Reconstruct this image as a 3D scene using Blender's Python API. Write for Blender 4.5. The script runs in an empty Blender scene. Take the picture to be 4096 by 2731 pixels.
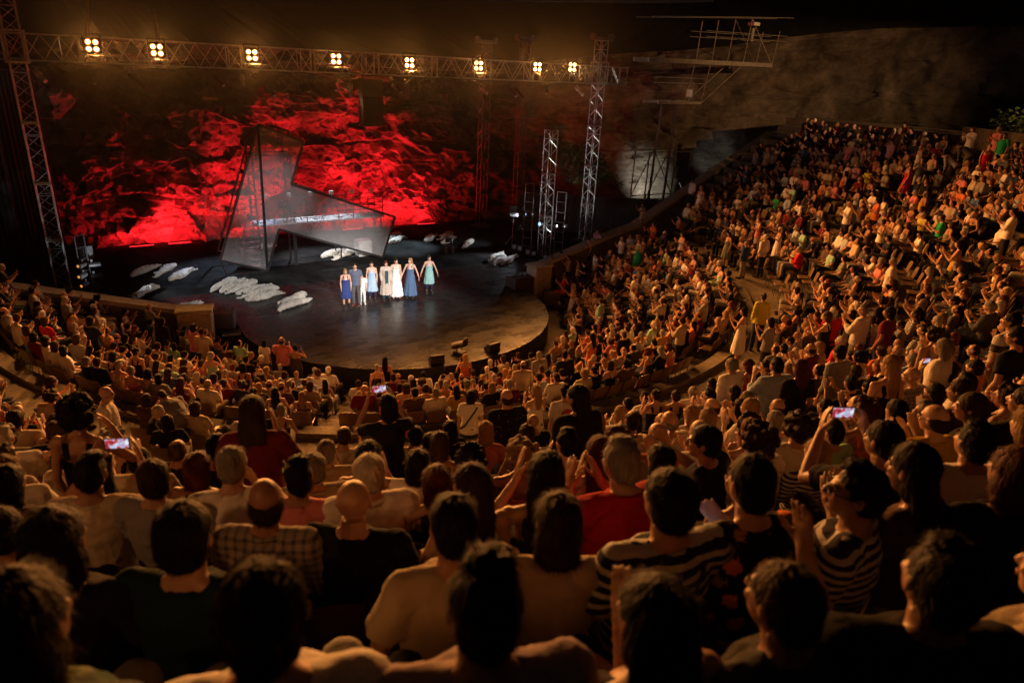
import bpy, math, random
import numpy as np
from mathutils import Vector, Matrix

PI = math.pi
R = math.radians
rng = random.Random(7)
sc = bpy.context.scene
COL = sc.collection

# ------------------------------------------------------------------ camera
CAM = np.array([-10.27, -25.87, 9.6])
F_PX, PITCH, ROLL, YAW = 2731.0, 0.378, 0.05, math.atan2(0.527, 0.85)
fw0 = np.array([math.sin(YAW), math.cos(YAW)])           # heading in plan
rt0 = np.array([math.cos(YAW), -math.sin(YAW)])
fwd = np.array([fw0[0] * math.cos(PITCH), fw0[1] * math.cos(PITCH), -math.sin(PITCH)])
rgt_ = np.array([rt0[0], rt0[1], 0.0])
up_ = np.cross(rgt_, fwd)
c_, s_ = math.cos(ROLL), math.sin(ROLL)
rgt = c_ * rgt_ + s_ * up_
up = -s_ * rgt_ + c_ * up_
cam_data = bpy.data.cameras.new('camera')
cam = bpy.data.objects.new('camera', cam_data)
COL.objects.link(cam)
cam.matrix_world = Matrix(((rgt[0], up[0], -fwd[0], CAM[0]), (rgt[1], up[1], -fwd[1], CAM[1]),
                           (rgt[2], up[2], -fwd[2], CAM[2]), (0, 0, 0, 1)))
cam_data.sensor_width = 36.0
cam_data.lens = 24.0
cam_data.clip_start, cam_data.clip_end = 0.05, 400.0
cam_data.dof.use_dof = True
cam_data.dof.focus_distance = 26.0
cam_data.dof.aperture_fstop = 2.2
sc.camera = cam


def px(p):
    """where a point falls in the 4096 px wide frame, and its depth"""
    q = np.asarray(p, float) - CAM
    z = q @ fwd
    return 2048 + F_PX * (q @ rgt) / z, 1365.5 - F_PX * (q @ up) / z, z


# ------------------------------------------------------------------ night sky, stage lights, exposure
w = bpy.data.worlds.new('World')
sc.world = w
w.use_nodes = True
bg = w.node_tree.nodes['Background']
bg.inputs[0].default_value = (0.60, 0.33, 0.24, 1)
bg.inputs[1].default_value = 0.0105
sc.view_settings.view_transform = 'Standard'
sc.view_settings.look = 'None'
sc.view_settings.exposure = 0.0
sc.view_settings.gamma = 1.0
sc.cycles.max_bounces = 5
sc.cycles.diffuse_bounces = 3
sc.cycles.glossy_bounces = 3
sc.cycles.transparent_max_bounces = 12
sc.cycles.sample_clamp_indirect = 3.0
sc.cycles.use_denoising = True


def spot(name, loc, target, power, color, angle, blend=0.6, radius=0.12):
    l = bpy.data.lights.new(name, 'SPOT')
    l.energy, l.color, l.spot_size, l.spot_blend, l.shadow_soft_size = power, color, R(angle), blend, radius
    o = bpy.data.objects.new(name, l)
    COL.objects.link(o)
    o.location = loc
    o.rotation_euler = (Vector(target) - Vector(loc)).to_track_quat('-Z', 'Y').to_euler()
    return o


def area(name, loc, target, power, color, sx, sy):
    l = bpy.data.lights.new(name, 'AREA')
    l.energy, l.color, l.shape, l.size, l.size_y = power, color, 'RECTANGLE', sx, sy
    o = bpy.data.objects.new(name, l)
    COL.objects.link(o)
    o.location = loc
    d = (Vector(target) - Vector(loc)).normalized()
    zx = Vector((1, 0, 0))
    y = d.cross(zx).normalized()
    o.matrix_world = Matrix(((1, y[0], -d[0], loc[0]), (0, y[1], -d[1], loc[1]), (0, y[2], -d[2], loc[2]), (0, 0, 0, 1)))
    return o


AMBER = (1.0, 0.36, 0.078)
BLINDERS = [(-9.55, 9.71), (-7.33, 9.67), (-3.70, 9.66), (-0.06, 9.68), (3.49, 9.68), (7.22, 9.71), (10.74, 9.80), (12.99, 9.88)]
for bx_, bz_ in BLINDERS:                      # the eight four-lamp blinders on the front truss, turned on the audience
    spot('blinder_beam', (bx_, 6.62, bz_), (bx_ * 0.40 - 3.0, -18, 5.4), 8600, AMBER, 136, 1.0, 0.14)
# house light on a mast behind the left tiers
spot('house_light', (-23, -27, 14.5), (-5.5, -17.0, 4.0), 1500, (1.0, 0.38, 0.11), 40, 1.0, 0.25)
spot('house_light', (24, -25, 14.0), (29.0, 5, 10.2), 18000, (1.0, 0.48, 0.18), 42, 1.0, 0.25)  # added with no lamp seen, to light the gantry and right rock
# white front wash on the cast from the projection booth behind the audience
spot('front_wash', (-6, -31, 15.5), (-0.4, 1.6, 0.7), 76000, (1.0, 0.90, 0.80), 12, 1.0, 0.2)
spot('front_wash', (13, -29, 15.5), (0.6, 2.0, 0.7), 42000, (0.92, 0.95, 1.0), 11, 0.9, 0.2)
spot('front_wash', (-2, -31, 16.0), (-3.1, 7.5, 3.4), 24000, (0.95, 0.93, 0.95), 6.5, 0.8, 0.2)  # added with the next spot, only to brighten the gauze face
spot('front_wash', (4, -31, 16.0), (0.4, 7.8, 1.6), 24000, (0.95, 0.93, 0.95), 6, 0.8, 0.2)
spot('front_wash', (6, -31, 16.0), (-5.0, 3.6, 0.2), 30000, (0.97, 0.95, 0.92), 10, 1.0, 0.2)
# cold back light from the rear truss, side light from the boom stands
spot('back_light', (-1.2, 12.6, 9.4), (-5.4, 8.6, 0), 7000, (0.55, 0.70, 1.0), 30, 0.9, 0.12)
spot('back_light', (6.0, 12.6, 9.4), (4.2, 9.4, 0), 9000, (0.66, 0.86, 1.0), 24, 0.9, 0.12)
spot('back_light', (-1.0, 12.8, 9.4), (-0.6, 9.0, 0.6), 9000, (0.82, 0.88, 1.0), 34, 0.9, 0.12)
spot('back_light', (1.0, 8.0, 8.7), (0.2, 1.6, 0.8), 1500, (1.0, 0.60, 0.34), 40, 0.9, 0.12)
spot('side_light', (10.55, 6.75, 1.5), (0, 3.0, 0.2), 1100, (0.80, 0.88, 1.0), 70, 0.9, 0.08)
spot('side_light', (11.55, 5.2, 1.6), (0, 1.5, 0.2), 1100, (0.84, 0.9, 1.0), 70, 0.9, 0.08)
spot('side_light', (-11.0, 6.3, 1.7), (0, 3.5, 0.2), 900, (0.80, 0.86, 1.0), 70, 0.9, 0.08)
spot('side_light', (10.5, 7.3, 1.9), (6.8, 10.6, 0), 420, (0.84, 0.9, 1.0), 60, 1.0, 0.08)  # added to brighten the shrouded forms at the back right
spot('tower_light', (9.6, 2.6, 0.5), (10.7, 5.0, 3.6), 700, (1.0, 0.96, 0.92), 75, 0.9, 0.08)
spot('tower_light', (13.6, 5.4, 0.4), (15.2, 7.3, 4.6), 900, (1.0, 0.93, 0.86), 75, 0.9, 0.08)
spot('tower_light', (-10.4, 5.0, 0.4), (-12.05, 7.3, 3.2), 420, (0.86, 0.94, 1.0), 66, 0.9, 0.08)
# red floods along the foot of the cliff
RED = (1.0, 0.012, 0.020)
for x0_, x1_, y_, p_ in ((-9.24, -8.04, 13.75, 300), (-7.41, -6.22, 13.8, 760), (-3.6, -2.4, 14.0, 380), (2.2, 3.4, 14.1, 380), (7.0, 8.2, 14.1, 600), (4.6, 5.8, 14.1, 720)):
    area('red_flood', ((x0_ + x1_) / 2, y_, 0.22), ((x0_ + x1_) / 2, y_ + 1.25, 2.6), p_, RED, x1_ - x0_, 0.12)
spot('red_spot', (-2.6, 11.0, 0.3), (-2.6, 16, 3.9), 9450, RED, 52, 0.7, 0.1)
spot('red_spot', (4.0, 11.0, 0.3), (4.6, 16, 4.2), 10800, RED, 50, 0.7, 0.1)
spot('red_spot', (1.0, 11.0, 0.3), (1.0, 16, 4.6), 8775, RED, 50, 0.7, 0.1)
spot('red_spot', (-7.0, 11.4, 0.3), (-6.6, 16, 2.2), 5670, RED, 42, 0.8, 0.1)
spot('red_spot', (8.0, 11.4, 0.3), (8.4, 16, 3.0), 2025, RED, 50, 0.8, 0.1)
# work light on the grey quarry face beside the stage
spot('quarry_light', (20.6, 8.6, 0.6), (24.6, 12.6, 2.9), 3000, (1.0, 0.93, 0.80), 46, 1.0, 0.1)
spot('quarry_light', (20.0, 5.6, 3.0), (27.0, 9.0, 4.6), 700, (1.0, 0.95, 0.86), 24, 0.9, 0.1)

# ------------------------------------------------------------------ noise
def _hash(i, j, k, seed):
    h = (i * 374761393 + j * 668265263 + k * 1274126177 + seed * 974711) & 0xFFFFFFFF
    h = ((h ^ (h >> 13)) * 1274126177) & 0xFFFFFFFF
    return ((h ^ (h >> 16)) & 0xFFFF) / 65535.0


def vnoise(P, seed=0):
    P = np.asarray(P, float)
    I = np.floor(P).astype(np.int64)
    f = P - I
    f = f * f * (3 - 2 * f)
    out = 0
    for a in (0, 1):
        for b in (0, 1):
            for c in (0, 1):
                wgt = (f[:, 0] if a else 1 - f[:, 0]) * (f[:, 1] if b else 1 - f[:, 1]) * (f[:, 2] if c else 1 - f[:, 2])
                out = out + wgt * _hash(I[:, 0] + a, I[:, 1] + b, I[:, 2] + c, seed)
    return out * 2 - 1


def fbm(P, octs=4, seed=0, ridge=False):
    P = np.asarray(P, float)
    s, a, t = 0, 1.0, 0
    for o in range(octs):
        n = vnoise(P * (2 ** o) + 17.3 * o, seed + o)
        if ridge:
            n = 1 - 2 * np.abs(n)
        s = s + a * n
        t += a
        a *= 0.5
    return s / t


# ------------------------------------------------------------------ materials
MATS = {}


def mat(name, build):
    if name in MATS:
        return MATS[name]
    m = bpy.data.materials.new(name)
    m.use_nodes = True
    nt = m.node_tree
    b = nt.nodes['Principled BSDF']
    build(nt, b)
    MATS[name] = m
    return m


def N(nt, t, **kw):
    n = nt.nodes.new(t)
    for k, v in kw.items():
        if k.startswith('i_'):
            key = k[2:]
            n.inputs[int(key) if key.isdigit() else key].default_value = v
        else:
            setattr(n, k, v)
    return n


def ramp(nt, src, stops):
    r = N(nt, 'ShaderNodeValToRGB')
    e = r.color_ramp.elements
    while len(e) < len(stops):
        e.new(0.5)
    for i, (p, c) in enumerate(stops):
        e[i].position = p
        e[i].color = (c[0], c[1], c[2], 1)
    nt.links.new(src, r.inputs[0])
    return r.outputs[0]


def noise_tex(nt, scale, detail=4, rough=0.55, coord='Object', vec=None, sc3=None):
    tc = N(nt, 'ShaderNodeTexCoord')
    src = tc.outputs[coord]
    if sc3:
        mp = N(nt, 'ShaderNodeMapping')
        mp.inputs['Scale'].default_value = sc3
        nt.links.new(src, mp.inputs[0])
        src = mp.outputs[0]
    n = N(nt, 'ShaderNodeTexNoise')
    n.inputs['Scale'].default_value = scale
    n.inputs['Detail'].default_value = detail
    n.inputs['Roughness'].default_value = rough
    nt.links.new(src, n.inputs['Vector'])
    return n.outputs['Fac']


def bump(nt, b, h, strength, dist):
    bp = N(nt, 'ShaderNodeBump')
    bp.inputs['Strength'].default_value = strength
    bp.inputs['Distance'].default_value = dist
    nt.links.new(h, bp.inputs['Height'])
    nt.links.new(bp.outputs[0], b.inputs['Normal'])


def mixc(nt, fac, a, b_, mode='MIX'):
    m = N(nt, 'ShaderNodeMix', data_type='RGBA', blend_type=mode)
    for s, v in ((m.inputs[0], fac), (m.inputs[6], a), (m.inputs[7], b_)):
        if hasattr(v, 'is_linked'):
            nt.links.new(v, s)
        else:
            s.default_value = v if not isinstance(v, tuple) else (v + (1,))[:4]
    return m.outputs[2]


def flat(name, col, rough=0.6, metal=0.0, var=0.25, scale=6.0, bmp=0.0):
    def f(nt, b):
        n = noise_tex(nt, scale)
        lo = tuple(c * (1 - var) for c in col)
        hi = tuple(min(1, c * (1 + var)) for c in col)
        nt.links.new(ramp(nt, n, [(0.3, lo), (0.7, hi)]), b.inputs['Base Color'])
        b.inputs['Roughness'].default_value = rough
        b.inputs['Metallic'].default_value = metal
        if bmp:
            bump(nt, b, n, 0.5, bmp)
    return mat(name, f)


def glow(name, col, strength):
    def f(nt, b):
        b.inputs['Base Color'].default_value = (0.02, 0.02, 0.02, 1)
        b.inputs['Emission Color'].default_value = col + (1,)
        b.inputs['Emission Strength'].default_value = strength
    return mat(name, f)


def _stone(nt, b):
    n1 = noise_tex(nt, 0.9, 6)
    n2 = noise_tex(nt, 9.0, 6)
    c1 = ramp(nt, n1, [(0.3, (0.10, 0.08, 0.055)), (0.7, (0.215, 0.175, 0.125))])
    c2 = ramp(nt, n2, [(0.3, (0.55, 0.53, 0.5)), (0.65, (1, 1, 1))])
    nt.links.new(mixc(nt, 0.85, c1, c2, 'MULTIPLY'), b.inputs['Base Color'])
    b.inputs['Roughness'].default_value = 0.88
    bump(nt, b, n2, 0.6, 0.03)


M_STONE = mat('worn_stone', _stone)


def _rock(nt, b):
    n1 = noise_tex(nt, 0.35, 8, 0.65)
    n2 = noise_tex(nt, 3.4, 10, 0.75)
    n3 = noise_tex(nt, 0.42, 8, 0.62, sc3=(1, 1, 1.3))
    c1 = ramp(nt, n1, [(0.32, (0.060, 0.050, 0.040)), (0.66, (0.20, 0.172, 0.138))])
    c2 = ramp(nt, n2, [(0.30, (0.52, 0.52, 0.52)), (0.62, (1, 1, 1))])
    c3 = ramp(nt, n3, [(0.40, (0.36, 0.36, 0.33)), (0.55, (1, 1, 1))])
    c = mixc(nt, 0.9, c1, c2, 'MULTIPLY')
    c = mixc(nt, 0.85, c, c3, 'MULTIPLY')
    nt.links.new(c, b.inputs['Base Color'])
    b.inputs['Roughness'].default_value = 0.92
    bump(nt, b, n2, 1.0, 0.10)


M_ROCK = mat('quarry_rock', _rock)


def _floor(nt, b):
    n1 = noise_tex(nt, 0.55, 6, 0.6, sc3=(1.0, 0.45, 1))
    n2 = noise_tex(nt, 1.7, 7, 0.65, sc3=(0.6, 1.2, 1))
    tc = N(nt, 'ShaderNodeTexCoord')
    mp = N(nt, 'ShaderNodeMapping')
    mp.inputs['Rotation'].default_value = (0, 0, R(24))
    nt.links.new(tc.outputs['Object'], mp.inputs[0])
    br = N(nt, 'ShaderNodeTexBrick')
    br.inputs['Scale'].default_value = 0.5
    br.inputs['Mortar Size'].default_value = 0.012
    br.inputs['Color1'].default_value = (0.25, 0.25, 0.25, 1)
    br.inputs['Color2'].default_value = (1, 1, 1, 1)
    br.inputs['Mortar'].default_value = (0.6, 0.6, 0.6, 1)
    nt.links.new(mp.outputs[0], br.inputs['Vector'])
    col = ramp(nt, n1, [(0.35, (0.011, 0.011, 0.011)), (0.66, (0.036, 0.035, 0.033))])
    c2 = ramp(nt, n2, [(0.35, (0.6, 0.6, 0.6)), (0.7, (1, 1, 1))])
    c = mixc(nt, 0.7, col, c2, 'MULTIPLY')
    c = mixc(nt, 0.35, c, br.outputs[0], 'MULTIPLY')
    sy = N(nt, 'ShaderNodeSeparateXYZ')      # painted light: paler for the pool round the cast, darker on the apron
    nt.links.new(tc.outputs['Object'], sy.inputs[0])
    my = N(nt, 'ShaderNodeMapRange')
    for k_, v_ in ((1, -3.5), (2, 1.0), (3, 0.55), (4, 1.6)):
        my.inputs[k_].default_value = v_
    nt.links.new(sy.outputs[1], my.inputs[0])
    vm = N(nt, 'ShaderNodeVectorMath', operation='SCALE')
    nt.links.new(c, vm.inputs[0])
    nt.links.new(my.outputs[0], vm.inputs['Scale'])
    nt.links.new(vm.outputs[0], b.inputs['Base Color'])
    nt.links.new(ramp(nt, n2, [(0.3, (0.20, 0.20, 0.20)), (0.7, (0.36, 0.36, 0.36))]), b.inputs['Roughness'])
    sp = N(nt, 'ShaderNodeSeparateXYZ')      # shiny painted apron, matt dance floor farther back
    nt.links.new(tc.outputs['Object'], sp.inputs[0])
    mr = N(nt, 'ShaderNodeMapRange')
    for k_, v_ in ((1, 2.2), (2, 5.0), (3, 0.20), (4, 0.0)):
        mr.inputs[k_].default_value = v_
    nt.links.new(sp.outputs[1], mr.inputs[0])
    nt.links.new(mr.outputs[0], b.inputs['Specular IOR Level'])


M_FLOOR = mat('black_stage_floor', _floor)
M_BLACK = flat('black_paint', (0.014, 0.013, 0.013), 0.55)
M_DARKMETAL = flat('dark_metal', (0.05, 0.05, 0.05), 0.4, 0.6)
M_ALU = flat('truss_aluminium', (0.42, 0.41, 0.40), 0.34, 0.85)
M_ALUDULL = flat('dull_aluminium', (0.16, 0.15, 0.15), 0.45, 0.6)
M_ALUMID = flat('dimmed_aluminium', (0.10, 0.095, 0.09), 0.5, 0.6)  # darkened copy of the aluminium, so the rear towers show less red
M_STEEL = flat('painted_steel', (0.30, 0.28, 0.25), 0.55, 0.3)
M_WHITE = flat('white_enamel', (0.72, 0.72, 0.70), 0.35)
M_SHROUD = flat('shroud_linen', (0.66, 0.61, 0.53), 0.9, 0, 0.14, 5, 0.02)
M_CHAIR = flat('brown_plastic', (0.17, 0.105, 0.055), 0.34, 0, 0.15, 3)
M_FENCE = flat('grey_boards', (0.10, 0.095, 0.105), 0.85, 0, 0.3, 1.2)
M_LEAF = flat('leaf_green', (0.045, 0.075, 0.025), 0.6, 0, 0.5, 14)
M_BARK = flat('bark', (0.12, 0.085, 0.06), 0.9, 0, 0.3, 9)
M_GROUND = flat('earth', (0.10, 0.08, 0.055), 0.95, 0, 0.35, 0.8)
M_SCRUB = flat('dark_scrub', (0.012, 0.013, 0.008), 0.95, 0, 0.5, 1.5)
M_CURTAIN = flat('black_drape', (0.012, 0.011, 0.012), 0.95, 0, 0.3, 2)


def _gauze(nt, b):
    out = nt.nodes['Material Output']
    tr = N(nt, 'ShaderNodeBsdfTransparent')
    df = N(nt, 'ShaderNodeBsdfDiffuse')
    df.inputs[0].default_value = (0.56, 0.55, 0.55, 1)
    mx = N(nt, 'ShaderNodeMixShader')
    n = noise_tex(nt, 1.6, 3)
    nt.links.new(ramp(nt, n, [(0.3, (0.35, 0.35, 0.35)), (0.7, (0.42, 0.42, 0.42))]), mx.inputs[0])
    nt.links.new(tr.outputs[0], mx.inputs[1])
    nt.links.new(df.outputs[0], mx.inputs[2])
    nt.links.new(mx.outputs[0], out.inputs[0])


M_GAUZE = mat('stage_gauze', _gauze)


# ------------------------------------------------------------------ mesh builder
class MB:
    def __init__(self):
        self.v, self.f = [], []

    def add(self, vs, fs):
        o = len(self.v)
        self.v.extend([tuple(p) for p in vs])
        self.f.extend([tuple(i + o for i in f) for f in fs])

    def box(self, c, s, rz=0.0, M=None):
        hx, hy, hz = s[0] / 2, s[1] / 2, s[2] / 2
        vs = [Vector((x, y, z)) for x in (-hx, hx) for y in (-hy, hy) for z in (-hz, hz)]
        rm = M if M is not None else Matrix.Rotation(rz, 3, 'Z')
        vs = [rm @ p + Vector(c) for p in vs]
        self.add(vs, [(0, 1, 3, 2), (4, 6, 7, 5), (0, 4, 5, 1), (2, 3, 7, 6), (0, 2, 6, 4), (1, 5, 7, 3)])

    def bar(self, p, q, wd, ht=None):
        p, q = Vector(p), Vector(q)
        d = q - p
        L = d.length
        M = d.to_track_quat('Y', 'Z').to_matrix()
        self.box((p + q) / 2, (wd, L, ht or wd), M=M)

    def tube(self, pts, rad, n=8, cap=True):
        """closed tube; rad: list of r or (rx, ry)"""
        pts = [Vector(p) for p in pts]
        m = len(pts)
        rings = []
        prevx = None
        for i, p in enumerate(pts):
            d = (pts[min(i + 1, m - 1)] - pts[max(i - 1, 0)]).normalized()
            if prevx is None:
                a = Vector((1, 0, 0)) if abs(d.x) < 0.9 else Vector((0, 1, 0))
            else:
                a = prevx
            x = (a - d * a.dot(d)).normalized()
            prevx = x
            y = d.cross(x)
            r = rad[i] if i < len(rad) else rad[-1]
            rx, ry = r if isinstance(r, (tuple, list)) else (r, r)
            rings.append([p + x * (math.cos(2 * PI * k / n) * rx) + y * (math.sin(2 * PI * k / n) * ry) for k in range(n)])
        vs = [v for rg in rings for v in rg]
        fs = []
        for i in range(m - 1):
            for k in range(n):
                k2 = (k + 1) % n
                fs.append((i * n + k, i * n + k2, (i + 1) * n + k2, (i + 1) * n + k))
        if cap:
            fs.append(tuple(range(n - 1, -1, -1)))
            fs.append(tuple((m - 1) * n + k for k in range(n)))
        self.add(vs, fs)

    def ell(self, c, r, nu=16, nv=10, M=None):
        c = Vector(c)
        vs = [Vector((0, 0, -r[2]))]
        for j in range(1, nv):
            t = -PI / 2 + PI * j / nv
            for k in range(nu):
                a = 2 * PI * k / nu
                vs.append(Vector((r[0] * math.cos(t) * math.cos(a), r[1] * math.cos(t) * math.sin(a), r[2] * math.sin(t))))
        vs.append(Vector((0, 0, r[2])))
        if M is not None:
            vs = [M @ p for p in vs]
        vs = [p + c for p in vs]
        fs = []
        for k in range(nu):
            fs.append((0, 1 + (k + 1) % nu, 1 + k))
            t0 = 1 + (nv - 2) * nu
            fs.append((len(vs) - 1, t0 + k, t0 + (k + 1) % nu))
        for j in range(nv - 2):
            for k in range(nu):
                a, b = 1 + j * nu + k, 1 + j * nu + (k + 1) % nu
                fs.append((a, b, b + nu, a + nu))
        self.add(vs, fs)

    def joint(self, p, q, r1, r2, n=10):
        """tapered limb piece with round ends"""
        self.tube([p, q], [r1, r2], n)
        self.ell(p, (r1,) * 3, 10, 7)
        self.ell(q, (r2,) * 3, 10, 7)

    def prism(self, poly, z0, z1):
        n = len(poly)
        vs = [(x, y, z0) for x, y in poly] + [(x, y, z1) for x, y in poly]
        fs = [tuple(range(n - 1, -1, -1)), tuple(range(n, 2 * n))]
        for k in range(n):
            k2 = (k + 1) % n
            fs.append((k, k2, n + k2, n + k))
        self.add(vs, fs)

    def xform(self, i0, fn):
        self.v[i0:] = [tuple(fn(Vector(p))) for p in self.v[i0:]]

    def mesh(self, name, smooth=False):
        me = bpy.data.meshes.new(name)
        me.from_pydata(self.v, [], self.f)
        me.update()
        if smooth:
            me.polygons.foreach_set('use_smooth', [True] * len(me.polygons))
        return me

    def build(self, name, m, parent=None, smooth=False, loc=None):
        return link(name, self.mesh(name, smooth), m, parent, loc)


def link(name, me, m=None, parent=None, loc=None):
    o = bpy.data.objects.new(name, me)
    COL.objects.link(o)
    if m is not None and me is not None:
        if not me.materials:
            me.materials.append(m)
    if parent is not None:
        o.parent = parent
    if loc is not None:
        o.location = loc
    return o


def tag(o, label=None, cat=None, group=None, kind=None):
    if label:
        o['label'] = label
    if cat:
        o['category'] = cat
    if group:
        o['group'] = group
    if kind:
        o['kind'] = kind
    return o


def thing(name, label, cat, loc=(0, 0, 0), rz=0.0, group=None):
    o = bpy.data.objects.new(name, None)
    o.empty_display_size = 0.2
    COL.objects.link(o)
    o.location = loc
    o.rotation_euler = (0, 0, rz)
    return tag(o, label, cat, group)


def dup(root, loc, rz=None, label=None, group=None):
    r = root.copy()
    COL.objects.link(r)
    r.location = loc
    if rz is not None:
        r.rotation_euler = (0, 0, rz)
    if label:
        r['label'] = label
    if group:
        r['group'] = group
    for ch in list(root.children):
        c = ch.copy()
        COL.objects.link(c)
        c.parent = r
        for g in ch.children:
            d = g.copy()
            COL.objects.link(d)
            d.parent = c
    return r


# voxel remesh of overlapping closed shapes into one continuous skin, in a scratch scene
tmp = bpy.data.scenes.new('scratch')


def remesh(mb, name, voxel, smooth=2, dec=None, tri=False):
    me = mb.mesh(name)
    ob = bpy.data.objects.new(name, me)
    tmp.collection.objects.link(ob)
    md = ob.modifiers.new('r', 'REMESH')
    md.mode, md.voxel_size, md.use_smooth_shade = 'VOXEL', voxel, True
    if smooth:
        ms = ob.modifiers.new('s', 'SMOOTH')
        ms.iterations, ms.factor = smooth, 0.5
    if dec:
        mdc = ob.modifiers.new('d', 'DECIMATE')
        mdc.ratio = dec
    if tri:
        ob.modifiers.new('t', 'TRIANGULATE')
    vl = tmp.view_layers[0]
    vl.update()
    dg = vl.depsgraph
    out = bpy.data.meshes.new_from_object(ob.evaluated_get(dg), depsgraph=dg)
    out.name = name
    bpy.data.objects.remove(ob)
    bpy.data.meshes.remove(me)
    if len(out.polygons):
        out.polygons.foreach_set('use_smooth', [True] * len(out.polygons))
    return out


def coords(me):
    a = np.empty(len(me.vertices) * 3)
    me.vertices.foreach_get('co', a)
    return a.reshape(-1, 3)


def normals(me):
    a = np.empty(len(me.vertices) * 3)
    me.vertices.foreach_get('normal', a)
    return a.reshape(-1, 3)


def set_coords(me, P):
    me.vertices.foreach_set('co', P.ravel())
    me.update()

# ------------------------------------------------------------------ the setting: ground, stone terraces, quarry cliff
mb = MB()
mb.add([(-150, -150, -1.6), (150, -150, -1.6), (150, 150, -1.6), (-150, 150, -1.6)], [(0, 1, 2, 3)])
tag(mb.build('ground', M_GROUND), kind='structure')

LZ = [-.8, -.6, -.35, -.05, .28, .6, .95, 1.3]
ROWS = [('lower', 7.7 + .8 * k, LZ[k]) for k in range(8)] + [('upper', 15.43 + .8 * k, 1.79 + .39 * k) for k in range(15)]
ROWS.append(('walk', 14.55, 1.79))
ROWS.append(('orch', 7.1, -.82))

prof = [(6.2, -1.55), (6.2, -.82), (7.3, -.82)]
for k in range(8):
    r, z = ROWS[k][1], ROWS[k][2]
    prof += [(r - .42 + (0.0 if k else .04), z + (.004 if k == 0 else 0)), (r + .375, z)]
prof += [(13.74, 1.30), (13.74, 1.86), (14.16, 1.90), (14.16, 1.79)]
for k in range(9, 23):
    r, z = ROWS[k][1], ROWS[k][2]
    prof += [(r - .42, z - .39), (r - .42, z)]
prof += [(27.05, 7.25), (27.05, 7.66), (30.5, 7.66), (30.5, -1.55)]
A0, A1, NA = -188.0, 7.0, 200
vs, fs = [], []
for i in range(NA + 1):
    a = R(A0 + (A1 - A0) * i / NA)
    ca, sa = math.cos(a), math.sin(a)
    for (r, z) in prof:
        vs.append((r * ca, r * sa, z))
m_ = len(prof)
for i in range(NA):
    for j in range(m_ - 1):
        a, b = i * m_ + j, (i + 1) * m_ + j
        fs.append((a, b, b + 1, a + 1))
mb = MB()
mb.add(vs, fs)
tag(mb.build('terrace_steps', M_STONE), kind='structure')

# flights of small stairs on the aisles
AISLES = [(-24.0, 9, 20), (-44.5, 9, 20), (-78.0, 9, 20), (-120.5, 0, 7), (-70.0, 0, 7), (3.5, 9, 20), (-160.0, 0, 7)]
for ia, (az, k0, k1) in enumerate(AISLES):
    mb = MB()
    a = R(az)
    top_ = []
    for k in range(k0, k1):
        r, z = ROWS[k][1], ROWS[k][2]
        dz = ROWS[k + 1][2] - z
        top_ += [(r - .42, z + .004), (r + .12, z + .004), (r + .12, z + dz * .5), (r + .378, z + dz * .5)]
    low_ = [(top_[-1][0], top_[-1][1] - 1.2), (top_[0][0], top_[0][1] - .6)]
    pr_ = top_ + low_
    n_ = len(pr_)
    vs_ = [(r * math.cos(a) - o * math.sin(a), r * math.sin(a) + o * math.cos(a), z) for o in (-.5, .5) for r, z in pr_]
    mb.add(vs_, [(i, (i + 1) % n_, n_ + (i + 1) % n_, n_ + i) for i in range(n_)] + [tuple(range(n_ - 1, -1, -1)), tuple(range(n_, 2 * n_))])
    tag(mb.build('aisle_stairs', M_STONE), ['stone aisle stairs beside the empty chairs of the far upper tier', 'stone aisle stairs climbing through the middle of the right upper tier',
                                 'stone aisle stairs hidden in the crowd right of the camera', 'stone aisle stairs dividing the lower tier left of the stage front',
                                 'stone aisle stairs in the lower tier right of the stage front', 'pale stone stairs climbing along the sloping right wall',
                                 'stone aisle stairs at the left end of the lower tier'][ia], 'stairs')

# parapet walls that end the tiers
def parapet(name, pts, th, label):
    e = thing(name, label, 'wall')
    mb, cp = MB(), MB()
    for (p, q) in zip(pts, pts[1:]):
        d = Vector((q[0] - p[0], q[1] - p[1], 0)).normalized()
        n = Vector((-d.y, d.x, 0))
        if n.y < 0:
            n = -n
        def quad(m, o0, o1, zl0, zl1, zt0, zt1):
            a0, a1 = Vector((p[0], p[1], 0)) + n * o0, Vector((p[0], p[1], 0)) + n * o1
            b0, b1 = Vector((q[0], q[1], 0)) + n * o0, Vector((q[0], q[1], 0)) + n * o1
            V = [(a0.x, a0.y, zl0), (b0.x, b0.y, zl1), (b1.x, b1.y, zl1), (a1.x, a1.y, zl0),
                 (a0.x, a0.y, zt0), (b0.x, b0.y, zt1), (b1.x, b1.y, zt1), (a1.x, a1.y, zt0)]
            m.add(V, [(3, 2, 1, 0), (4, 5, 6, 7), (0, 1, 5, 4), (1, 2, 6, 5), (2, 3, 7, 6), (3, 0, 4, 7)])
        quad(mb, 0, th, -1.5, -1.5, p[2] - .16, q[2] - .16)
        quad(cp, -.05, th + .05, p[2] - .157, q[2] - .157, p[2], q[2])
    mb.build('wall_body', M_STONE, e)
    cp.build('coping', M_COPE, e)
    return e


def _cope(nt, b):
    n2 = noise_tex(nt, 7.0, 6)
    nt.links.new(ramp(nt, n2, [(0.3, (0.29, 0.26, 0.21)), (0.7, (0.48, 0.44, 0.37))]), b.inputs['Base Color'])
    b.inputs['Roughness'].default_value = 0.85
    bump(nt, b, n2, 0.5, 0.02)


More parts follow.
